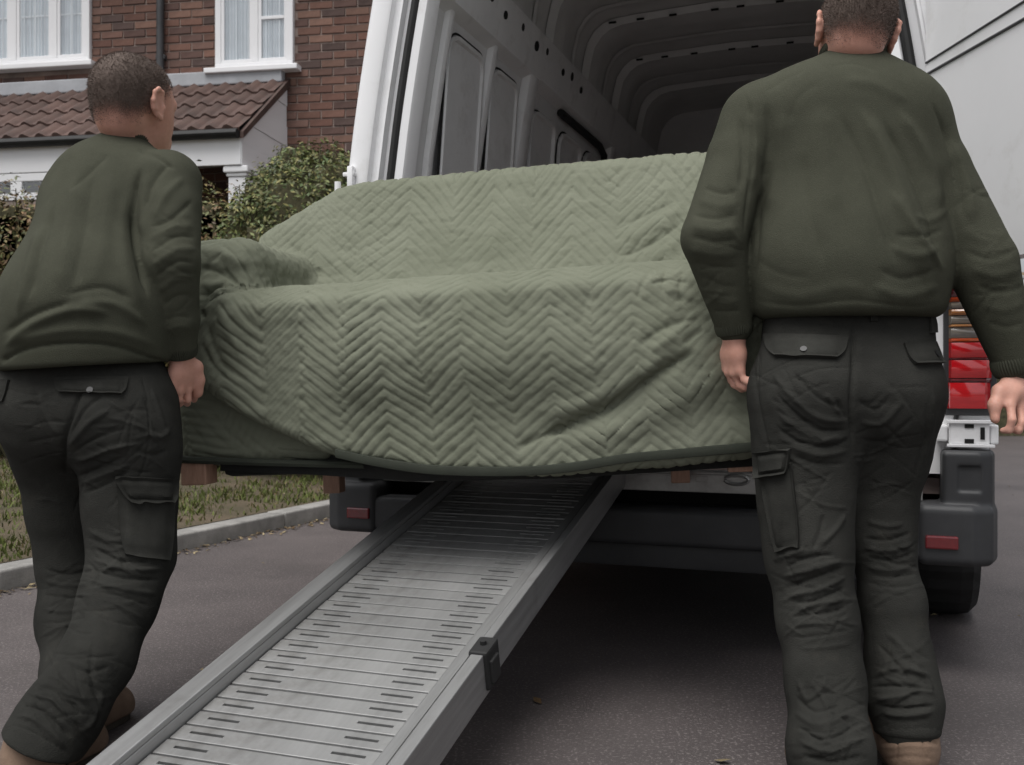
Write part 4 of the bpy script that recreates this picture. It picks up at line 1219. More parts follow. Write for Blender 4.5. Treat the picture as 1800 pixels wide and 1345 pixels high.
# binding along the hem, darkened and run leftward to paint in the hem's shadow
def hemline(pts, ys, r_, name='binding'):
    b = MB(); pp = [SL_(u, v, ys) for u, v in curve(pts, 40)]
    rows = []
    for p in pp: rows.append([p + np.array((0, .012, r_)), p + np.array((0, -.004, r_ * .8)), p + np.array((0, -.007, 0)), p + np.array((0, -.004, -r_ * .8)), p + np.array((0, .012, -r_))])
    o = b.strip(rows).build(name, M['binding'], blanket, smooth=True)
hemline([(590, 797), (660, 812), (760, 826), (900, 829), (1000, 822), (1100, 806), (1200, 797), (1345, 784)], -.067, .012)
hemline([(306, 803), (330, 809), (420, 812), (520, 815), (640, 818)], -.012, .009)
b = MB(); b.prism([(SX0 + .03, .012), (SX0 + .03, .03), (SX1 - .04, .03), (SX1 - .04, -.02), (.1, -.034), (-.25, -.030), (-.5, -.006)], 'y', .012, SD - .05); b.build('dust_cover', M['dark_cloth'], sofa)
# ================================================================== PEOPLE
M['jumper'] = mat('olive_sweatshirt', (0.056, 0.0578, 0.0425), 0.97, var=0.16, vscale=5, detail=8, bump=0.8, bscale=480, bdist=0.0020, spec=0.06, speck=.22, sscale=700, speckcol=(.14, .145, .11))
M['rib'] = mat('olive_ribbing', (0.046, 0.0478, 0.035), 0.95, var=0.1, vscale=6, bump=0.3, bscale=420, spec=0.12)
M['trouser'] = mat('charcoal_work_trousers', (0.0195, 0.0195, 0.0175), 0.93, col2=(0.0395, 0.0393, 0.0352), vscale=4, detail=10, bump=0.8, bscale=400, bdist=0.0020, spec=0.08, dirt=((0.055, 0.052, 0.043), 9.0, .58, .80, .5))
M['trouser_seam'] = mat('trouser_flap', (0.0205, 0.0205, 0.0183), 0.93, col2=(0.038, 0.038, 0.034), vscale=9, bump=0.5, bscale=420, spec=0.08)
M['button'] = mat('dark_button', (0.012, 0.012, 0.012), 0.4, var=.2)
M['boot'] = mat('tan_suede_boot', (0.135, 0.088, 0.060), 0.9, col2=(0.205, 0.138, 0.096), vscale=12, bump=0.4, bscale=250)
M['sole'] = mat('boot_sole', (0.05, 0.04, 0.03), 0.85, var=.25, vscale=20, bump=0.3, bscale=90)
def skin_mat():
    m = mat('skin', (0.50, 0.255, 0.19), 0.5, col2=(0.62, 0.34, 0.265), vscale=22, detail=6, bump=0.12, bscale=160, spec=0.35)
    bs = m.node_tree.nodes['Principled BSDF']
    bs.inputs['Subsurface Weight'].default_value = 0.12; bs.inputs['Subsurface Radius'].default_value = (0.012, 0.005, 0.003); bs.inputs['Subsurface Scale'].default_value = 0.6
    return m
M['skin'] = skin_mat()
def hair_mat():
    m = bpy.data.materials.new('cropped_hair'); m.use_nodes = True
    nt = m.node_tree; N, L = nt.nodes, nt.links
    bs = N['Principled BSDF']; bs.inputs['Roughness'].default_value = 0.75; bs.inputs['Specular IOR Level'].default_value = 0.25
    tc = N.new('ShaderNodeTexCoord')
    n1 = N.new('ShaderNodeTexNoise'); n1.inputs['Scale'].default_value = 700; n1.inputs['Detail'].default_value = 2; L.new(tc.outputs['Object'], n1.inputs['Vector'])
    n2 = N.new('ShaderNodeTexNoise'); n2.inputs['Scale'].default_value = 16; n2.inputs['Detail'].default_value = 5; L.new(tc.outputs['Object'], n2.inputs['Vector'])
    rp_ = N.new('ShaderNodeValToRGB'); rp_.color_ramp.elements[0].color = (0.072, 0.053, 0.043, 1); rp_.color_ramp.elements[1].color = (0.130, 0.098, 0.082, 1)
    rp_.color_ramp.elements[0].position = .35; rp_.color_ramp.elements[1].position = .7
    L.new(n2.outputs['Fac'], rp_.inputs[0]); L.new(rp_.outputs[0], bs.inputs['Base Color'])
    at = N.new('ShaderNodeAttribute'); at.attribute_name = 'cover'
    ad = N.new('ShaderNodeMath'); ad.operation = 'ADD'; L.new(at.outputs['Fac'], ad.inputs[0])
    ml = N.new('ShaderNodeMath'); ml.operation = 'MULTIPLY_ADD'; L.new(n1.outputs['Fac'], ml.inputs[0]); ml.inputs[1].default_value = 1.4; ml.inputs[2].default_value = -0.7
    L.new(ml.outputs[0], ad.inputs[1])
    cl = N.new('ShaderNodeMath'); cl.operation = 'MULTIPLY'; cl.use_clamp = True; L.new(ad.outputs[0], cl.inputs[0]); cl.inputs[1].default_value = 1.25
    L.new(cl.outputs[0], bs.inputs['Alpha'])
    bp = N.new('ShaderNodeBump'); bp.inputs['Strength'].default_value = .7; bp.inputs['Distance'].default_value = .002; L.new(n1.outputs['Fac'], bp.inputs['Height']); L.new(bp.outputs[0], bs.inputs['Normal'])
    return m
M['hair'] = hair_mat()
M['strand'] = mat('hair_strand', (0.088, 0.064, 0.052), 0.6, col2=(0.15, 0.110, 0.092), vscale=300, spec=.3)

def C(j0, j1, k=.04, g=0.0):
    """capsule between two (u, v, distance, pixel radius) joints; g grows or shrinks it"""
    a = P(*j0[:3]); b_ = P(*j1[:3])
    return Cap(a, j0[3] * j0[2] / FPX + g, b_, j1[3] * j1[2] / FPX + g, k)
def chain(js, k=.04, g=0.0): return [C(a, b_, k, g) for a, b_ in zip(js, js[1:])]

def cloth(name, shape, h, mat_, parent, strokes, micro=.0009, mscale=26, stretch=(1, 1, 1), smooth=2, extra=None, sw=1.0, sdp=1.0, fine=()):
    V, F = polygonize(shape, h)
    V = relax(V, F, smooth, .5)
    N = vnormals(V, F)
    d = fbm(V * np.array(stretch), mscale, 3, 21) * micro + fbm(V * np.array(stretch), 7, 2, 31) * micro * 1.2
    if extra is not None: d = d + extra(V)
    V = V + N * d[:, None]
    V = sculpt(V, F, strokes, sw, sdp)
    if len(fine): V = sculpt(V, F, fine)
    o = mesh_obj(name, V, F, mat_, parent, smooth=True)
    fill_holes(o)
    bvh = BVHTree.FromPolygons(V.tolist(), F.tolist())
    return o, bvh, (V, F)

def patch(name, quad, bvh, mat_, parent, thick=.004, nu=16, nv=8, rnd=.0, skip=False, curl=0.0):
    """a piece of cloth lying on the surface: bilinear pixel quad (tl, tr, br, bl) dropped onto the cloth below"""
    eye = Vector((0, 0, CAM_H)); tl, tr, br, bl = [np.array(q, float) for q in quad]
    G = np.zeros((nv + 1, nu + 1, 3)); okm = np.zeros((nv + 1, nu + 1), bool); NN = np.zeros_like(G)
    for j in range(nv + 1):
        for i in range(nu + 1):
            s, t = i / nu, j / nv
            if rnd and t > .5:                      # rounded lower corners
                e = max(0, (t - .5) / .5) ** 3 * rnd; s = e + s * (1 - 2 * e)
            q = (tl * (1 - s) + tr * s) * (1 - t) + (bl * (1 - s) + br * s) * t
            d = Vector(tuple(P(q[0], q[1], 1.0))) - eye; d.normalize()
            hit, nr, _, dist = bvh.ray_cast(eye, d)
            if hit is not None: G[j, i] = hit; NN[j, i] = nr; okm[j, i] = True
    if not okm.all():
        bad = np.argwhere(~okm); good = np.argwhere(okm)
        if not len(good): return None
        for j, i in bad:
            gidx = good[np.argmin(((good - (j, i)) ** 2).sum(1))]; G[j, i] = G[gidx[0], gidx[1]]; NN[j, i] = NN[gidx[0], gidx[1]]
    # smooth the sheet, it is stiffer than the cloth below
    for _ in range(2):
        Gs = G.copy(); Gs[1:-1, 1:-1] = (G[:-2, 1:-1] + G[2:, 1:-1] + G[1:-1, :-2] + G[1:-1, 2:]) / 4; G = Gs
        Ns = NN.copy(); Ns[1:-1, 1:-1] = (NN[:-2, 1:-1] + NN[2:, 1:-1] + NN[1:-1, :-2] + NN[1:-1, 2:]) / 4; NN = Ns
    for _ in range(3):
        for sl in ((0, slice(None)), (nv, slice(None)), (slice(None), 0), (slice(None), nu)):
            e = G[sl].copy(); e[1:-1] = (e[:-2] + e[2:] + 2 * e[1:-1]) / 4; G[sl] = e
            e = NN[sl].copy(); e[1:-1] = (e[:-2] + e[2:] + 2 * e[1:-1]) / 4; NN[sl] = e
    vd = G - np.array(eye); vd /= np.linalg.norm(vd, axis=2)[..., None]
    NN = NN / np.linalg.norm(NN, axis=2)[..., None]
    flip = (NN * vd).sum(2) > 0; NN[flip] *= -1
    th = np.full((nv + 1, nu + 1), thick)
    jj = np.linspace(0, 1, nv + 1)[:, None]; ii = np.linspace(0, 1, nu + 1)[None]
    th = th * (1 + curl * jj ** 3) + .0008 * noise(G * 1.0, 90, 3)
    # stitched line inside the edge
    edge = np.minimum(np.minimum(ii * nu, (1 - ii) * nu), np.minimum(jj * nv + 0 * ii, (1 - jj) * nv))
    th = np.where((edge > .6) & (edge < 1.5), th * .62, th)
    T = G + NN * th[..., None]; Bm = G - NN * .002
    V = np.concatenate([T.reshape(-1, 3), Bm.reshape(-1, 3)]); n_ = (nu + 1) * (nv + 1)
    F = []
    for j in range(nv):
        for i in range(nu):
            a = j * (nu + 1) + i; F.append((a, a + nu + 1, a + nu + 2, a + 1))
    ring = [i for i in range(nu + 1)] + [(j) * (nu + 1) + nu for j in range(1, nv + 1)] + [nv * (nu + 1) + i for i in range(nu - 1, -1, -1)] + [j * (nu + 1) for j in range(nv - 1, 0, -1)]
    for a, b_ in zip(ring, ring[1:] + ring[:1]): F.append((a, b_, b_ + n_, a + n_))
    o = mesh_obj(name, V, F, mat_, parent, smooth=True)
    try: o.data.set_sharp_from_angle(angle=R(50))
    except Exception: pass
    return o
def spot(bvh, u, v):
    eye = Vector((0, 0, CAM_H)); d = (Vector(tuple(P(u, v, 1.0))) - eye).normalized()
    h, n, _, _ = bvh.ray_cast(eye, d)
    return h, n
def button(bvh, u, v, parent, r_=.007, m=None, name='button'):
    h, n = spot(bvh, u, v)
    if h is None: return
    n = n if n.dot(h - Vector((0, 0, CAM_H))) < 0 else -n
    b = MB(); a = n.orthogonal().normalized(); c = n.cross(a)
    b.tube([h + n * .001, h + n * .0095], r_, 12); b.build(name, m or M['button'], parent, smooth=True)
def ring_cloth(name, center, nrm, rx, ry, rad, mat_, parent, xdir, bumps=90, flat=1.6, depth=.0012):
    """ribbed cuff, hem or collar: an elliptical tube, ribs across it"""
    nrm = Vector(nrm).normalized(); xd = Vector(xdir); xd = (xd - nrm * xd.dot(nrm)).normalized(); yd = nrm.cross(xd)
    nn = bumps * 4; rows = []
    for k in range(nn):
        t = 2 * PI * k / nn; e = depth * math.cos(bumps * t)
        c = Vector(center) + xd * rx * math.cos(t) + yd * ry * math.sin(t); out = (xd * math.cos(t) / rx + yd * math.sin(t) / ry).normalized()
        rows.append([c + out * (rad + e) * math.cos(a) + nrm * rad * flat * math.sin(a) for a in np.linspace(0, 2 * PI, 13)[:-1]])
    rows.append(rows[0])
    b = MB(); b.strip(rows, closed=True); bmesh.ops.remove_doubles(b.bm, verts=b.bm.verts, dist=1e-6)
    return b.build(name, mat_, parent, smooth=True)

def head_prims(HM, k=.02):
    """head in its own frame: +y the face, +x the right ear, z up"""
    E = lambda c, r_, kk=k: Ell(c, r_, HM, kk)
    def Cp(a, ra, b_, rb, kk=.012):
        A = np.array(HM); sc = np.linalg.norm(A[:3, 0])
        w = lambda p: (A @ np.append(p, 1))[:3]
        return Cap(w(a), ra * sc, w(b_), rb * sc, kk)
    pr = [E((0, -.018, .030), (.074, .094, .088), .02), E((0, .03, .02), (.068, .07, .078), .03), E((0, .045, -.045), (.056, .055, .058), .04), E((0, .062, -.088), (.030, .030, .026), .03),
          E((0, -.048, -.035), (.056, .050, .052), .03),
          Cp((0, .092, -.005), .010, (0, .112, -.036), .013), Cp((-.014, .098, -.040), .009, (.014, .098, -.040), .009),
          Cp((-.045, .078, .018), .012, (.045, .078, .018), .012), Cp((-.02, .092, -.068), .008, (.02, .092, -.068), .008), Cp((-.018, .091, -.080), .008, (.018, .091, -.080), .008),
          E((-.031, .078, .002), (.013, .011, .010), .006), E((.031, .078, .002), (.013, .011, .010), .006)]
    for s in (-1, 1):
        arc = [(s * (.079 + o), yy, zz) for yy, zz, o in ((.012, .010, -.003), (.006, .030, .003), (-.010, .036, .007), (-.024, .026, .009), (-.027, .006, .008), (-.020, -.012, .005), (-.008, -.026, .002), (.004, -.032, .001), (.008, -.022, -.001))]
        for a, b_ in zip(arc, arc[1:]): pr.append(Cp(a, .0048, b_, .0046, .006))
        pr.append(E((s * .077, -.006, .002), (.006, .020, .028), .008)); pr.append(Cp((s * .080, -.012, .018), .004, (s * .079, -.010, -.012), .004, .006))
        pr.append(Cp((s * .080, .012, -.004), .006, (s * .080, .010, -.012), .005, .006))
    return pr
def hair(name, HM, parent, seed):
    E = lambda c, r_, kk=.02: Ell(c, r_, HM, kk)
    g_ = .0045
    sh = Shape([E((0, -.018, .030), (.074 + g_, .094 + g_, .088 + g_)), E((0, .025, .03), (.068 + g_, .066 + g_, .074 + g_), .03), E((0, -.048, -.030), (.055 + g_, .049 + g_, .047 + g_), .03)])
    V, F = polygonize(sh, .0042); V = relax(V, F, 2)
    A = np.array(HM); sc = np.linalg.norm(A[:3, 0]); Lc = (V - A[:3, 3]) @ (A[:3, :3] / sc) / sc
    line = np.interp(Lc[:, 1], [-.12, -.06, -.02, .005, .02, .05, .075, .10], [-.062, -.060, -.040, -.010, .0, .035, .062, .075])
    dens = (Lc[:, 2] - line) / .075 + .10 * noise(Lc, 45, seed)
    keep = (dens > -.15) & ~((Lc[:, 1] > -.035) & (Lc[:, 2] < -.03))
    F = F[keep[F].all(1)]
    used = np.unique(F); mp = -np.ones(len(V), int); mp[used] = np.arange(len(used))
    N = vnormals(V, F)
    V = V + N * (fbm(Lc, 330, 2, seed) * .0006)[:, None]
    o = mesh_obj(name, V[used], mp[F], M['hair'], parent, smooth=True)
    set_attr(o, 'cover', np.clip(dens[used] * 1.05 - .12, -.6, 1.6))
    # short cropped strands standing on the scalp
    q = np.random.default_rng(seed); fi = q.choice(len(F), 16000); wgt = q.dirichlet((1, 1, 1), 16000)
    pts = (V[F[fi, 0]] * wgt[:, :1] + V[F[fi, 1]] * wgt[:, 1:2] + V[F[fi, 2]] * wgt[:, 2:]); nn = N[F[fi, 0]]
    dd_ = dens[F[fi, 0]]; kp = q.random(16000) < np.clip(dd_ * 1.7 + .02, 0, 1); pts, nn, dd_ = pts[kp], nn[kp], dd_[kp]
    L_ = (.0022 + .0022 * np.clip(dd_, 0, 1)) * q.uniform(.6, 1.2, len(pts))
    tip = pts + (nn + q.normal(0, .35, nn.shape) + np.array([0, 0, -.25])) * L_[:, None]; sd_ = np.cross(nn, q.normal(0, 1, nn.shape)); sd_ /= np.linalg.norm(sd_, axis=1)[:, None]
    pts = pts - nn * .001
    SVt = np.stack([pts - sd_ * .0006, pts + sd_ * .0006, tip], 1).reshape(-1, 3); SFt = np.arange(len(SVt)).reshape(-1, 3)
    mesh_obj('hair_strands', SVt, SFt, M['strand'], o, kind='stuff')
    return o
def frame(pos, yaw, pitch=0, roll=0, s=1.0):
    return Matrix.Translation(tuple(pos)) @ Matrix.Rotation(yaw, 4, 'Z') @ Matrix.Rotation(pitch, 4, 'X') @ Matrix.Rotation(roll, 4, 'Y') @ Matrix.Scale(s, 4)
def boot(name, ankle, heel, toe, parent, seams=()):
    """ankle, heel, toe: world points"""
    a, h_, t = [np.asarray(q, float) for q in (ankle, heel, toe)]
    f = (t - h_) / np.linalg.norm(t - h_); side = np.cross(f, (0, 0, 1)); side /= np.linalg.norm(side); upv = np.cross(side, f)
    pr = [Cap(a + upv * .015, .043, a - upv * .02, .046, .03), Cap(h_ + upv * .045 + f * .035, .040, t + upv * .034 - f * .05, .038, .04), Cap(a - upv * .01 + f * .02, .045, t + upv * .035 - f * .08, .042, .05), Ell(t + upv * .03 - f * .055, (.046, .046, .036), None, .04), Cap(h_ + upv * .03 + f * .04, .038, h_ + upv * .075 + f * .045, .040, .03)]
    sh = Shape(pr, cuts=[(-upv, -(h_ @ upv + .018), .006)])
    V, F = polygonize(sh, .0036); V = relax(V, F, 1)
    N = vnormals(V, F); V = V + N * (fbm(V, 40, 2, 3) * .0010)[:, None]
    V = sculpt(V, F, seams)
    o = mesh_obj(name, V, F, M['boot'], parent, smooth=True)
    L_ = np.linalg.norm(t - h_); outl = []
    for s_, w in ((0.0, .018), (.02, .034), (.08, .038), (.14, .040), (.20, .048), (L_ - .05, .047), (L_ - .015, .030), (L_, .008)): outl.append((s_, w))
    ring = [h_ + f * s_ + side * w for s_, w in outl] + [h_ + f * s_ - side * w for s_, w in outl[::-1]]
    b = MB()
    rows = [[p + upv * .0 for p in ring], [p + upv * .022 for p in ring]]
    b.strip(rows, closed=True); b.bm.verts.ensure_lookup_table(); n_ = len(ring); b.bm.faces.new(b.bm.verts[:n_]); b.bm.faces.new(b.bm.verts[n_:2 * n_])
    b.build('sole', M['sole'], o, bevel=.004)
    # heel counter seam
    return o
def finger(js, r0, r1, k=.004):
    js = [np.asarray(j, float) for j in js]; n_ = len(js) - 1
    return [Cap(js[i], r0 + (r1 - r0) * i / n_, js[i + 1], r0 + (r1 - r0) * (i + 1) / n_, k) for i in range(n_)]
def hand(wrist, knuckles, curls, thumb, rad=.0088):
    """wrist point, four knuckle points, for each finger two further joints and a tip, thumb joints"""
    pr = []
    w = np.asarray(wrist, float); kn = [np.asarray(q, float) for q in knuckles]
    for q in kn: pr.append(Cap(w + (q - w) * .05, .018, q, .0112, .012))
    pr.append(Cap((kn[0] * .6 + w * .4), .017, (kn[3] * .6 + w * .4), .015, .02))
    for q, c, s in zip(kn, curls, (1, 1.03, 1.0, .88)): pr += finger([q] + list(c), rad * 1.04 * s, rad * .80 * s)
    pr += finger([w + (kn[0] - w) * .18] + list(thumb), .0155, .0095, .012)
    return pr

def armsplit(js):
    '''shoulder blends into the body, the rest of the sleeve only touches it'''
    a, b_ = np.array(js[0], float), np.array(js[1], float); m = a + (b_ - a) * .33
    return [C(tuple(a), tuple(m), .035), C(tuple(m), tuple(b_), .008)] + [C(p, q, .008) for p, q in zip(js[1:], js[2:])]
def fine_folds(specs, seed):
    '''thin random creases across a limb: (u0, v0, u1, v1, half width, count)'''
    q = np.random.default_rng(seed); out = []
    for u0, v0, u1, v1, W, n_ in specs:
        ax = np.array([u1 - u0, v1 - v0], float); Ln = np.linalg.norm(ax); ax /= Ln; pe = np.array([-ax[1], ax[0]])
        for _ in range(int(n_ * .7)):
            c = np.array([u0, v0]) + ax * q.uniform(0, Ln) + pe * q.uniform(-.7, .7) * W
            a = q.normal(0, .5); d = pe * math.cos(a) + ax * math.sin(a); L_ = W * q.uniform(.35, .95); bow_ = q.uniform(-.25, .25) * L_
            out.append(([tuple(c - d * L_), tuple(c + ax * bow_), tuple(c + d * L_)], q.uniform(1.8, 3.6), q.choice([-1, 1], p=[.65, .35]) * q.uniform(.8, 2.5)))
    return out
# ------------------------------------------------------------------ right-hand man
YB = 2.12
HM1 = frame(P(1503, 60, 2.17), R(-6), R(-4), R(9), 0.97)
armL = [(1325, 214, 2.17, 60), (1255, 418, 2.12, 57), (1291, 572, 2.17, 33)]
armR = [(1602, 216, 2.16, 57), (1726, 464, 2.10, 59), (1785, 640, 2.10, 36)]
legL = [(1412, 690, 2.11, 84), (1417, 800, 2.09, 82), (1416, 890, 2.07, 73), (1421, 975, 2.05, 67), (1437, 1090, 2.02, 62), (1450, 1200, 1.97, 60), (1460, 1320, 1.90, 66), (1466, 1420, 1.88, 66)]
legR = [(1564, 690, 2.12, 78), (1558, 800, 2.13, 65), (1548, 900, 2.14, 52), (1550, 960, 2.13, 47), (1569, 1060, 2.11, 48), (1581, 1160, 2.08, 49), (1590, 1235, 2.05, 56), (1594, 1268, 2.04, 48)]
torso1 = [C((1417, 225, 2.17, 88), (1424, 460, 2.14, 94), .10), C((1424, 460, 2.14, 94), (1428, 640, 2.15, 92), .10), C((1566, 225, 2.17, 90), (1554, 460, 2.14, 95), .10), C((1554, 460, 2.14, 95), (1552, 640, 2.15, 92), .10), C((1495, 190, 2.17, 84), (1490, 480, 2.14, 102), .10), C((1490, 480, 2.14, 102), (1490, 640, 2.15, 98), .10),
          C((1480, 160, 2.19, 42), (1350, 204, 2.17, 54), .08), C((1512, 160, 2.19, 42), (1585, 204, 2.16, 52), .08), C((1497, 142, 2.19, 43), (1495, 200, 2.17, 70), .06)]
person1 = None
def person(name, label, prims, h, group=None):
    V, F = polygonize(Shape(prims), h); V = relax(V, F, 1, .4)
    o = mesh_obj(name, V, F, M['skin'], None, smooth=True)
    return tag(o, label, 'person', 'removal men carrying the sofa')
pelvis1 = [C((1426, 585, 2.15, 84), (1418, 690, 2.11, 86), .05), C((1556, 585, 2.15, 82), (1560, 690, 2.12, 84), .05), C((1490, 560, 2.155, 92), (1492, 690, 2.11, 94), .05), C((1418, 705, 2.07, 84), (1420, 720, 2.07, 82), .06), C((1562, 700, 2.09, 78), (1560, 715, 2.09, 76), .06)]
g_ = -.030
# hands
W1 = P(1291, 580, 2.17)
kn = [P(1276, 648, 2.215), P(1281, 654, 2.195), P(1291, 656, 2.175), P(1302, 652, 2.16)]
cur = [[P(1283, 668, 2.225), P(1297, 678, 2.215), P(1306, 672, 2.20)], [P(1291, 676, 2.20), P(1304, 684, 2.19), P(1311, 677, 2.18)], [P(1300, 677, 2.18), P(1311, 682, 2.17), P(1316, 674, 2.165)], [P(1308, 668, 2.155), P(1315, 673, 2.15), P(1318, 666, 2.15)]]
th = [P(1279, 622, 2.235), P(1283, 646, 2.245), P(1292, 660, 2.24)]
handL1 = hand(W1, kn, cur, th)
W2 = P(1783, 655, 2.10)
kn = [P(1776, 712, 2.06), P(1792, 718, 2.075), P(1806, 716, 2.09), P(1818, 708, 2.10)]
cur = [[P(1779, 738, 2.045), P(1774, 756, 2.05), P(1763, 757, 2.06)], [P(1797, 742, 2.06), P(1790, 757, 2.06), P(1776, 754, 2.07)], [P(1812, 738, 2.08), P(1806, 750, 2.08), P(1793, 747, 2.085)], [P(1824, 728, 2.10), P(1820, 740, 2.10), P(1808, 738, 2.10)]]
th = [P(1757, 688, 2.075), P(1748, 712, 2.065), P(1749, 737, 2.06)]
handR1 = hand(W2, kn, cur, th)
body1 = chain(armL, .03, g_) + chain(armR, .03, g_) + chain(legL, .03, g_) + chain(legR, .03, g_) + [C((1415, 225, 2.17, 66), (1420, 500, 2.12, 74), .02), C((1570, 225, 2.17, 66), (1558, 500, 2.12, 74), .02), C((1495, 190, 2.17, 60), (1490, 560, 2.17, 56), .03), C((1495, 135, 2.19, 36), (1350, 210, 2.17, 36), .02), C((1495, 135, 2.19, 36), (1600, 205, 2.16, 36), .02), C((1424, 600, 2.12, 62), (1416, 700, 2.12, 62), .02), C((1554, 600, 2.12, 60), (1568, 700, 2.13, 60), .02)]
neck1 = [C((1500, 55, 2.18, 44), (1497, 130, 2.19, 47), .03)]
fore1 = [C((1278, 500, 2.16, 30), (1291, 585, 2.17, 22), .02), C((1762, 580, 2.10, 32), (1783, 660, 2.10, 24), .02)]
person1 = person('person', 'broad man in olive sweatshirt and cargo trousers, right arm free beside the tail light', body1 + neck1 + fore1 + handL1 + handR1 + head_prims(HM1), .0038)
hair('hair', HM1, person1, 2)

hem_z = .936
sweat1 = Shape(torso1, cuts=[((0, 0, -1), -hem_z, .030)], post=armsplit(armL) + armsplit(armR))
s1 = [
    ([(1303, 152), (1319, 200), (1322, 270), (1314, 350), (1306, 420)], 5, -5), ([(1316, 190), (1326, 260), (1318, 340)], 12, 5), ([(1300, 200), (1306, 280), (1300, 340)], 10, -6),
    ([(1345, 175), (1352, 240), (1340, 330)], 10, -6.4), ([(1375, 190), (1372, 280), (1350, 380)], 14, 6.4), ([(1335, 330), (1332, 420), (1322, 500)], 10, -4.8),
    ([(1300, 335), (1270, 340), (1235, 330)], 10, -4.1), ([(1302, 355), (1265, 362), (1225, 350)], 10, 2.7), ([(1300, 375), (1262, 384), (1215, 378)], 9, -4.5), ([(1302, 398), (1265, 405), (1212, 398)], 10, 3.2), ([(1300, 420), (1260, 425), (1208, 415)], 9, -4.1), ([(1300, 445), (1258, 448), (1206, 436)], 10, 2.7), ([(1300, 470), (1262, 470), (1215, 460)], 9, -2.7), ([(1300, 505), (1262, 500), (1225, 480)], 10, -2.2), ([(1303, 530), (1270, 530), (1240, 520)], 9, 2.2), ([(1305, 545), (1275, 548), (1250, 545)], 6, -2.7),
    ([(1500, 175), (1540, 240), (1580, 330), (1610, 420), (1640, 520)], 16, 9.6), ([(1470, 190), (1515, 280), (1550, 380), (1580, 470)], 18, -8.0), ([(1545, 200), (1600, 300), (1640, 400), (1660, 480)], 14, -9.6), ([(1575, 190), (1630, 280), (1655, 380)], 12, 8.0), ([(1560, 330), (1600, 400), (1640, 450), (1662, 480)], 9, 8.0),
    ([(1440, 180), (1450, 280), (1470, 380)], 26, 6.4), ([(1410, 260), (1420, 360), (1450, 470)], 26, -4.8),
    ([(1540, 470), (1590, 490), (1650, 470)], 12, -4.3), ([(1530, 500), (1590, 520), (1655, 500)], 13, 4.3), ([(1560, 430), (1610, 450), (1660, 430)], 10, 3.6), ([(1570, 410), (1620, 418), (1662, 400)], 8, -4.3), ([(1600, 380), (1640, 385), (1668, 365)], 8, 2.9),
    ([(1330, 500), (1400, 520), (1480, 505), (1540, 515)], 14, 2.4), ([(1315, 525), (1400, 538), (1500, 528), (1600, 540), (1662, 530)], 9, -3.0), ([(1320, 450), (1370, 480), (1430, 490)], 12, -1.8),
    ([(1630, 165), (1660, 230), (1676, 310), (1676, 400)], 5, -5), ([(1650, 200), (1682, 290), (1690, 390)], 12, -6), ([(1668, 240), (1700, 320), (1712, 400)], 12, 6),
    ([(1690, 330), (1725, 345), (1752, 345)], 11, -1.8), ([(1690, 400), (1730, 420), (1775, 410)], 12, 2.2), ([(1695, 440), (1740, 455), (1790, 440)], 10, -3.6), ([(1705, 470), (1750, 485), (1800, 470)], 11, 3.2), ([(1715, 500), (1760, 515), (1805, 500)], 10, -3.6), ([(1725, 535), (1765, 545), (1805, 530)], 10, 2.2), ([(1735, 565), (1770, 575), (1805, 565)], 9, -2.7),
    ([(1420, 120), (1380, 140), (1340, 165)], 10, -2.2), ([(1450, 118), (1500, 112), (1550, 128)], 5, -1.6), ([(1480, 140), (1540, 150), (1600, 180)], 12, 2.9), ([(1440, 145), (1400, 175), (1390, 220)], 14, -2.2),
]
sw1, sb1, _ = cloth('sweatshirt', sweat1, .0046, M['jumper'], person1, s1, micro=.0003, mscale=30, sw=.8, sdp=1.0, fine=fine_folds([(1300, 330, 1250, 540, 42, 16), (1720, 330, 1770, 560, 45, 16)], 4))
c = P(1498, 99, 2.185); ring_cloth('collar', c + np.array((0, 0, .003)), (.06, .34, 1), .063, .066, .0085, M['rib'], sw1, (1, 0, 0), 70, 1.5)
c = P(1289, 572, 2.17); dv_ = P(1291, 590, 2.17) - P(1278, 500, 2.16); ring_cloth('cuff', c, dv_, .032, .034, .0085, M['rib'], sw1, (1, 0, 0), 46, 2.6)
c = P(1780, 640, 2.10); dv_ = P(1783, 660, 2.10) - P(1745, 540, 2.10); ring_cloth('cuff', c, dv_, .034, .036, .009, M['rib'], sw1, (1, 0, 0), 46, 2.6)

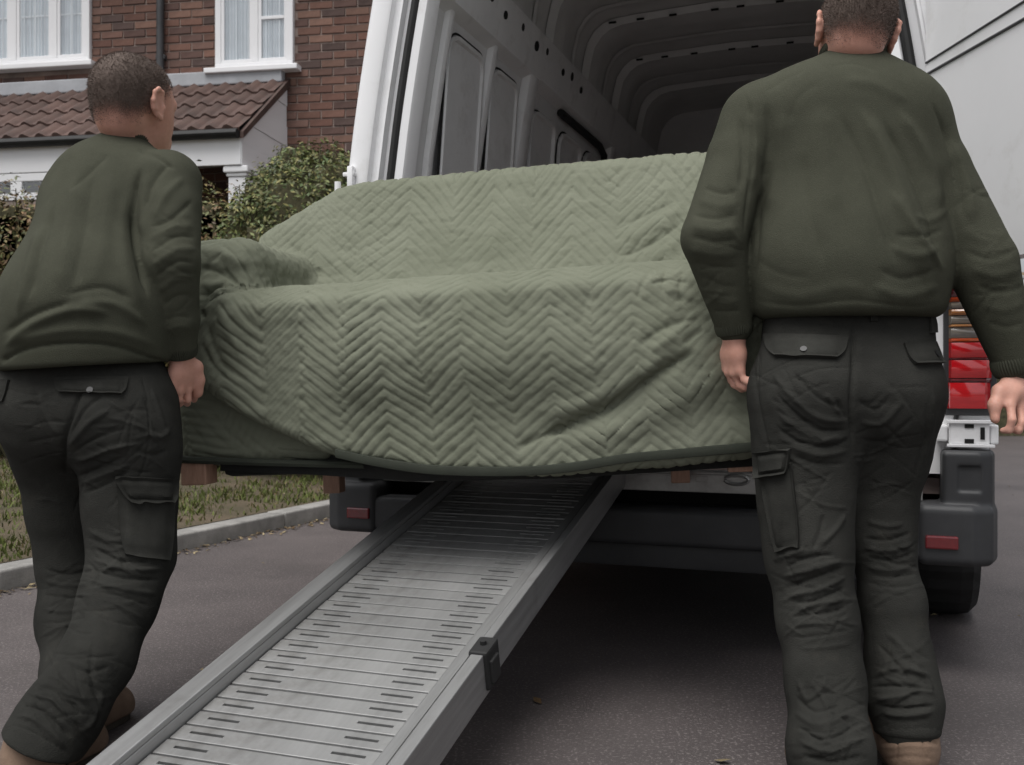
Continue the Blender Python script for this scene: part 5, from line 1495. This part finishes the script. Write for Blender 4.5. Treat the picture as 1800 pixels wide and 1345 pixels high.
trous1 = Shape(pelvis1 + chain(legL, .05) + chain(legR, .05) + [C((1592, 1240, 2.045, 54), (1596, 1310, 2.03, 44), .02)], cuts=[((0, 0, 1), 1.01, .01), ((0, .41, -.912), (.41 * 2.04 - .912 * .084), .006)])
t1 = [
    ([(1497, 560), (1500, 640), (1496, 720), (1500, 790)], 9, -11), ([(1500, 600), (1502, 700)], 3, -3),
    ([(1490, 720), (1440, 700), (1390, 650)], 9, -6), ([(1495, 740), (1440, 735), (1385, 690), (1355, 650)], 9, 6), ([(1495, 755), (1440, 755), (1390, 720), (1360, 685)], 8, -8), ([(1495, 765), (1450, 772), (1400, 752), (1365, 725)], 9, 6), ([(1498, 770), (1455, 785), (1400, 775), (1360, 745)], 7, -8), ([(1495, 790), (1440, 800), (1380, 780)], 9, 5), ([(1470, 700), (1490, 740)], 7, -6), ([(1450, 690), (1478, 730)], 7, 5), ([(1490, 815), (1440, 815), (1390, 800)], 8, -5),
    ([(1335, 620), (1332, 700), (1350, 780), (1362, 860)], 3, -4, False), ([(1322, 600), (1328, 680), (1345, 780)], 9, -4),
    ([(1505, 700), (1540, 720), (1570, 690)], 9, -5), ([(1508, 740), (1550, 745), (1590, 700)], 9, 5), ([(1510, 770), (1555, 775), (1610, 730)], 8, -5), ([(1630, 700), (1625, 770), (1605, 850)], 8, -4), ([(1640, 680), (1640, 740), (1620, 820)], 7, 4),
    # left leg: crease bundle behind the knee
    ([(1375, 1000), (1420, 980), (1470, 975)], 7, -9), ([(1372, 1015), (1430, 1000), (1485, 985)], 8, 7), ([(1372, 1035), (1420, 1020), (1490, 995)], 7, -10), ([(1378, 1048), (1430, 1040), (1490, 1012)], 8, 7), ([(1385, 1058), (1430, 1056), (1492, 1030)], 6, -8), ([(1400, 1072), (1440, 1062), (1490, 1050)], 7, 6), ([(1385, 1085), (1440, 1078), (1495, 1068)], 6, -6), ([(1390, 1100), (1450, 1095), (1498, 1085)], 7, 4), ([(1385, 1120), (1440, 1118), (1500, 1105)], 6, -4), ([(1400, 1140), (1450, 1138), (1500, 1130)], 7, 3),
    ([(1355, 985), (1390, 975), (1420, 960)], 8, 6), ([(1440, 960), (1470, 930), (1488, 900)], 8, 5), ([(1425, 970), (1440, 940), (1450, 900)], 8, -5), ([(1350, 960), (1390, 965), (1430, 960)], 7, -5),
    ([(1400, 1190), (1420, 1230), (1450, 1200), (1440, 1180)], 7, 4), ([(1395, 1220), (1430, 1250), (1480, 1240)], 8, -6), ([(1395, 1250), (1440, 1275), (1500, 1250)], 9, 6), ([(1400, 1275), (1450, 1300), (1515, 1270)], 8, -9), ([(1400, 1300), (1460, 1322), (1520, 1295)], 8, 7), ([(1405, 1325), (1460, 1340), (1525, 1325)], 7, -7), ([(1420, 1190), (1460, 1260), (1440, 1330)], 7, 4),
    # right leg
    ([(1605, 935), (1560, 950), (1515, 945)], 7, -8), ([(1608, 955), (1560, 968), (1515, 962)], 7, 6), ([(1612, 970), (1565, 985), (1520, 978)], 6, -8), ([(1612, 990), (1570, 1002), (1520, 996)], 7, 5), ([(1615, 1008), (1565, 1015), (1525, 1010)], 6, -6), ([(1615, 1030), (1570, 1032), (1530, 1028)], 6, -4), ([(1590, 920), (1560, 925), (1520, 915)], 7, 6),
    ([(1555, 1110), (1590, 1140), (1620, 1180)], 9, 5), ([(1540, 1130), (1575, 1165), (1600, 1200)], 9, -5), ([(1535, 1190), (1580, 1175), (1640, 1190)], 8, 8), ([(1528, 1208), (1580, 1205), (1645, 1215)], 7, -11), ([(1530, 1225), (1570, 1228), (1620, 1212), (1648, 1225)], 8, 8), ([(1535, 1238), (1580, 1245), (1648, 1240)], 6, -9), ([(1545, 1252), (1590, 1258), (1645, 1250)], 7, 6), ([(1552, 1262), (1596, 1268), (1640, 1262)], 3, -4), ([(1600, 1165), (1625, 1190), (1640, 1220)], 7, 6),
]
tr1, tb1, _ = cloth('trousers', trous1, .0036, M['trouser'], person1, t1, micro=.0005, mscale=40, sw=.6, sdp=.8, fine=fine_folds([(1420, 960, 1445, 1130, 62, 60), (1450, 1180, 1462, 1345, 62, 50), (1560, 920, 1572, 1060, 46, 40), (1580, 1130, 1592, 1260, 50, 40), (1410, 640, 1420, 900, 75, 50), (1570, 640, 1560, 880, 60, 30)], 6))
patch('pocket_flap', [(1345, 588), (1490, 592), (1482, 632), (1352, 628)], tb1, M['trouser_seam'], tr1, .006, 20, 8, .10, curl=.8); button(tb1, 1413, 618, tr1)
patch('pocket_flap', [(1588, 604), (1664, 600), (1662, 640), (1600, 642)], tb1, M['trouser_seam'], tr1, .006, 14, 8, .12, curl=.8); button(tb1, 1642, 624, tr1)
patch('cargo_pocket', [(1338, 822), (1392, 812), (1408, 962), (1364, 972)], tb1, M['trouser_seam'], tr1, .009, 12, 20, .06)
patch('pocket_flap', [(1333, 795), (1390, 788), (1388, 832), (1338, 842)], tb1, M['trouser_seam'], tr1, .016, 12, 8, .05, curl=.5); button(tb1, 1343, 822, tr1)
patch('belt_loop', [(1528, 540), (1540, 540), (1541, 566), (1529, 566)], tb1, M['trouser_seam'], tr1, .006, 4, 6); patch('belt_loop', [(1632, 556), (1642, 555), (1644, 585), (1634, 586)], tb1, M['trouser_seam'], tr1, .006, 4, 6)
a_ = P(1596, 1290, 2.035); boot('boot', a_ + (0, 0, .01), np.array([a_[0], a_[1] - .055, .0]), np.array([a_[0] + .02, a_[1] + .235, .0]), person1, [([(1548, 1308), (1575, 1301), (1620, 1301), (1650, 1308)], 2.6, -3.0, False), ([(1578, 1303), (1577, 1325), (1572, 1350)], 2.4, -2.5, False), ([(1622, 1303), (1624, 1325), (1630, 1350)], 2.4, -2.5, False), ([(1548, 1316), (1600, 1310), (1652, 1316)], 5, 2), ([(1590, 1294), (1608, 1294)], 6, 3), ([(1550, 1335), (1600, 1330), (1650, 1336)], 4, -2)])
a_ = P(1466, 1400, 1.885); boot('boot', np.array([a_[0], a_[1], .09]), np.array([a_[0], a_[1] - .055, 0]), np.array([a_[0] + .02, a_[1] + .235, 0]), person1)

ring_cloth('hem', P(1594, 1274, 2.038), P(1592, 1240, 2.045) - P(1596, 1310, 2.03), .061, .063, .0052, M['trouser'], tr1, (1, 0, 0), 24, 3.6, .0005)
ring_cloth('hem', P(1464, 1352, 1.89), P(1460, 1300, 1.90) - P(1466, 1400, 1.88), .072, .074, .0052, M['trouser'], tr1, (1, 0, 0), 24, 3.6, .0005)

# ------------------------------------------------------------------ left-hand man
HM2 = frame(P(236, 188, 2.40), R(-24), R(2), R(3), 1.0)
armR2 = [(299, 322, 2.31, 54), (298, 462, 2.23, 52), (313, 560, 2.26, 36), (318, 612, 2.29, 27)]
armL2 = [(130, 372, 2.40, 40), (110, 480, 2.54, 40), (175, 575, 2.66, 32), (190, 600, 2.68, 26)]
legR2 = [(215, 705, 2.27, 84), (232, 800, 2.26, 74), (228, 890, 2.25, 72), (232, 975, 2.23, 66), (207, 1060, 2.17, 60), (170, 1160, 2.08, 57), (112, 1252, 1.99, 61), (78, 1300, 1.95, 57), (52, 1352, 1.92, 56), (28, 1405, 1.89, 55)]
legL2 = [(100, 705, 2.32, 86), (110, 800, 2.36, 74), (118, 900, 2.38, 60), (124, 985, 2.38, 50), (126, 1090, 2.33, 52), (132, 1190, 2.26, 50), (130, 1262, 2.20, 46)]
torso2 = [C((140, 395, 2.37, 58), (112, 555, 2.27, 88), .10), C((112, 555, 2.27, 88), (102, 700, 2.29, 92), .10), C((224, 345, 2.34, 60), (188, 550, 2.24, 86), .10), C((188, 550, 2.24, 86), (196, 700, 2.26, 88), .10), C((180, 320, 2.37, 72), (152, 545, 2.25, 102), .10), C((152, 545, 2.25, 102), (152, 700, 2.25, 108), .10),
          C((212, 285, 2.41, 28), (130, 348, 2.39, 42), .07), C((226, 285, 2.41, 28), (292, 322, 2.33, 48), .07), C((216, 275, 2.41, 34), (190, 330, 2.38, 60), .06)]
pelvis2 = [C((102, 650, 2.30, 82), (100, 710, 2.30, 90), .05), C((194, 655, 2.28, 80), (208, 720, 2.26, 88), .05), C((150, 630, 2.28, 100), (155, 705, 2.26, 106), .05), C((205, 735, 2.22, 86), (212, 750, 2.22, 84), .06), C((88, 720, 2.27, 82), (90, 740, 2.28, 80), .06)]
W3 = P(319, 624, 2.30)
kn = [P(342, 674, 2.335), P(330, 684, 2.315), P(316, 687, 2.295), P(303, 678, 2.28)]
cur = [[P(344, 694, 2.345), P(341, 702, 2.37), P(336, 692, 2.385)], [P(330, 703, 2.32), P(329, 709, 2.345), P(326, 699, 2.365)], [P(315, 703, 2.30), P(316, 710, 2.325), P(316, 700, 2.345)], [P(303, 693, 2.285), P(306, 700, 2.305), P(308, 692, 2.325)]]
th = [P(345, 645, 2.325), P(350, 668, 2.335), P(350, 690, 2.34)]
handR2 = hand(W3, kn, cur, th)
W4 = P(192, 610, 2.69); kn = [P(200 + 9 * i, 650, 2.69 + .01 * i) for i in range(4)]
cur = [[q + np.array((0, .02, -.02)), q + np.array((0, .035, -.005)), q + np.array((0, .03, .01))] for q in kn]; th = [W4 + np.array((-.03, .02, -.03)), W4 + np.array((-.03, .04, -.055)), W4 + np.array((-.02, .05, -.075))]
handL2 = hand(W4, kn, cur, th)
body2 = chain(armR2, .03, g_) + chain(armL2, .03, g_) + chain(legR2, .03, g_) + chain(legL2, .03, g_) + [C((135, 400, 2.37, 40), (112, 600, 2.29, 62), .02), C((235, 350, 2.35, 46), (195, 600, 2.28, 60), .02), C((182, 335, 2.38, 44), (152, 640, 2.28, 66), .03), C((218, 290, 2.41, 30), (130, 370, 2.40, 26), .02), C((220, 290, 2.41, 30), (292, 325, 2.33, 30), .02), C((104, 660, 2.30, 56), (104, 710, 2.32, 56), .02), C((196, 660, 2.28, 56), (210, 710, 2.28, 58), .02)]
neck2 = [C((231, 215, 2.41, 40), (217, 285, 2.41, 42), .03)]
fore2 = [C((305, 540, 2.26, 26), (319, 628, 2.30, 20), .02)]
person2 = person('person', 'leaner man in olive sweatshirt bending forward as he grips the sofa beside the kerb', body2 + neck2 + fore2 + handR2 + handL2 + head_prims(HM2), .0038)
hair('hair', HM2, person2, 5)
hn = np.array([-.06, -.02, 1.0]); hp = P(140, 643, 2.13)
sweat2 = Shape(torso2, cuts=[(-hn, -(hp @ hn), .012)], post=armsplit(armR2[:3]) + [C(armR2[2], (317, 605, 2.285, 29), .01)] + chain(armL2, .02))
s2 = [
    ([(252, 285), (238, 330), (234, 400), (246, 470), (262, 530)], 8, -12), ([(262, 300), (252, 350), (250, 420)], 9, 5), ([(225, 330), (215, 400), (225, 480), (250, 560)], 14, 5),
    ([(300, 285), (270, 320), (255, 370)], 9, -6), ([(325, 310), (290, 345), (268, 390)], 9, 5), ([(342, 350), (300, 385), (262, 400)], 8, -6),
    ([(345, 400), (305, 400), (258, 425)], 8, 3.6), ([(348, 420), (310, 415), (262, 445)], 7, -5.4), ([(348, 440), (310, 440), (265, 470)], 8, 4.2), ([(346, 465), (312, 460), (270, 490)], 7, -4.8), ([(344, 490), (310, 490), (275, 515)], 8, 3.0), ([(342, 520), (312, 520), (282, 540)], 7, -3.0), ([(340, 560), (312, 556), (288, 565)], 7, -3.0), ([(338, 577), (314, 574), (292, 582)], 6, 2.4),
    ([(140, 300), (120, 400), (105, 520)], 18, 6.4), ([(165, 290), (150, 400), (125, 520)], 20, -6.4), ([(195, 300), (185, 400), (165, 500)], 22, 4.8), ([(95, 360), (70, 440), (50, 530)], 12, -8.0), ([(75, 390), (50, 470), (30, 560)], 10, 6.4),
    ([(5, 612), (60, 570), (130, 545), (200, 552)], 11, 11.2), ([(0, 590), (60, 552), (130, 530)], 10, -8.0), ([(110, 520), (180, 505), (240, 530)], 11, -6.4), ([(130, 535), (200, 535), (262, 575)], 10, 6.4),
    ([(0, 636), (50, 612), (130, 603), (210, 610), (292, 640)], 7, -9, False), ([(0, 612), (60, 590), (130, 580), (210, 586), (288, 615)], 11, 6),
    ([(195, 268), (160, 300), (120, 340)], 10, -4.8), ([(240, 262), (275, 275), (310, 300)], 7, -6.4),
]
sw2, sb2, _ = cloth('sweatshirt', sweat2, .0046, M['jumper'], person2, s2, micro=.0003, mscale=30, sw=.8, sdp=1.0, fine=fine_folds([(300, 380, 310, 590, 40, 20)], 8))
c = P(220, 256, 2.402); ring_cloth('collar', c, (-.14, .34, 1), .056, .060, .0075, M['rib'], sw2, (1, 0, 0), 70, 1.5)
c = P(318, 612, 2.29); dv_ = P(319, 628, 2.30) - P(305, 540, 2.26); ring_cloth('cuff', c, dv_, .029, .031, .008, M['rib'], sw2, (1, 0, 0), 46, 2.8)
trous2 = Shape(pelvis2 + chain(legR2, .05) + chain(legL2, .05), cuts=[((-.05, 0, 1), (hp @ np.array((-.05, 0, 1))) + .03, .01), ((-.40, -.12, -.91), np.array((-.40, -.12, -.91)) @ P(70, 1310, 1.94) , .006)])
t2 = [
    ([(150, 660), (130, 720), (112, 780), (118, 840)], 10, -12), ([(250, 665), (262, 720), (258, 800), (235, 860), (205, 880)], 3, -4, False),
    ([(118, 790), (160, 740), (200, 720)], 9, 6), ([(120, 770), (150, 720), (185, 690)], 8, -7), ([(122, 800), (170, 770), (230, 750)], 8, -6), ([(125, 815), (180, 795), (235, 780)], 9, 5), ([(128, 840), (170, 825), (225, 800)], 8, -7), ([(135, 855), (180, 835), (230, 815)], 9, 6), ([(140, 870), (190, 850), (232, 825)], 7, -7), ([(70, 690), (80, 730), (105, 770)], 8, 5), ([(60, 680), (70, 740), (95, 790)], 8, -4),
    ([(250, 690), (275, 760), (285, 800)], 8, -5), ([(265, 680), (285, 740), (295, 780)], 7, 5), ([(235, 790), (270, 800), (298, 790)], 9, -6), ([(250, 760), (280, 770), (300, 750)], 8, 5),
    ([(150, 930), (200, 950), (260, 940)], 7, 5), ([(160, 960), (210, 985), (275, 985)], 7, -9), ([(158, 980), (215, 1000), (290, 1000)], 8, 8), ([(160, 1000), (215, 1015), (285, 1020)], 7, -9), ([(158, 1018), (210, 1035), (280, 1045)], 8, 6), ([(170, 1040), (220, 1050), (270, 1070)], 7, -5), ([(215, 900), (250, 930), (280, 970)], 7, 5), ([(255, 880), (270, 930), (290, 990)], 3, -3, False), ([(150, 985), (170, 1010), (160, 1040)], 8, -6),
    ([(100, 1160), (150, 1180), (200, 1170)], 9, -5), ([(75, 1180), (110, 1200), (160, 1240)], 9, 6), ([(60, 1205), (100, 1215), (150, 1260)], 8, -9), ([(50, 1222), (90, 1232), (140, 1280)], 8, 8), ([(35, 1240), (75, 1250), (130, 1300)], 7, -9), ([(25, 1258), (65, 1268), (120, 1318)], 8, 6), ([(165, 1120), (160, 1180), (175, 1240), (165, 1300)], 10, -5), ([(180, 1210), (170, 1260), (140, 1290)], 9, 5), ([(15, 1272), (60, 1288), (130, 1330)], 3, -4),
    ([(75, 1000), (120, 1010), (170, 1000)], 7, -7), ([(75, 1020), (120, 1030), (160, 1025)], 7, 5), ([(75, 1045), (115, 1050), (150, 1050)], 7, -6), ([(75, 1070), (110, 1075), (145, 1070)], 7, 4),
]
tr2, tb2, _ = cloth('trousers', trous2, .0036, M['trouser'], person2, t2, micro=.0005, mscale=40, sw=.6, sdp=.8, fine=fine_folds([(225, 930, 200, 1090, 58, 60), (170, 1130, 95, 1290, 62, 60), (210, 720, 235, 900, 66, 50), (110, 980, 130, 1120, 45, 26), (70, 680, 120, 900, 50, 26)], 7))
patch('pocket_flap', [(97, 664), (225, 664), (220, 694), (100, 690)], tb2, M['trouser_seam'], tr2, .006, 20, 8, .06, curl=.8); button(tb2, 160, 688, tr2)
patch('pocket_flap', [(-10, 668), (18, 668), (8, 706), (-10, 704)], tb2, M['trouser_seam'], tr2, .006, 8, 8, .1)
patch('cargo_pocket', [(207, 850), (304, 845), (300, 985), (215, 975)], tb2, M['trouser_seam'], tr2, .008, 14, 16, .06)
patch('pocket_flap', [(203, 836), (306, 842), (304, 884), (222, 882)], tb2, M['trouser_seam'], tr2, .013, 16, 8, .10, curl=.5); button(tb2, 276, 868, tr2)
a_ = P(60, 1318, 1.945); f_ = np.array([.10, .99, 0]); boot('boot', a_ + (0, 0, .0), np.array([a_[0] - .01, a_[1] - .05, .012]), np.array([a_[0] - .01, a_[1] - .05, .0]) + f_ * .285, person2)
f_ = np.array([.12, .99, 0]); a_ = P(128, 1285, 2.20); boot('boot', np.array([a_[0], a_[1], .085]), np.array([a_[0] - .01, a_[1] - .06, .0]), np.array([a_[0] - .01, a_[1] - .06, .0]) + f_ * .28, person2)

ring_cloth('hem', P(73, 1303, 1.945), P(112, 1252, 1.99) - P(52, 1352, 1.92), .064, .066, .0055, M['trouser'], tr2, (1, 0, 0), 24, 3.6, .0005)
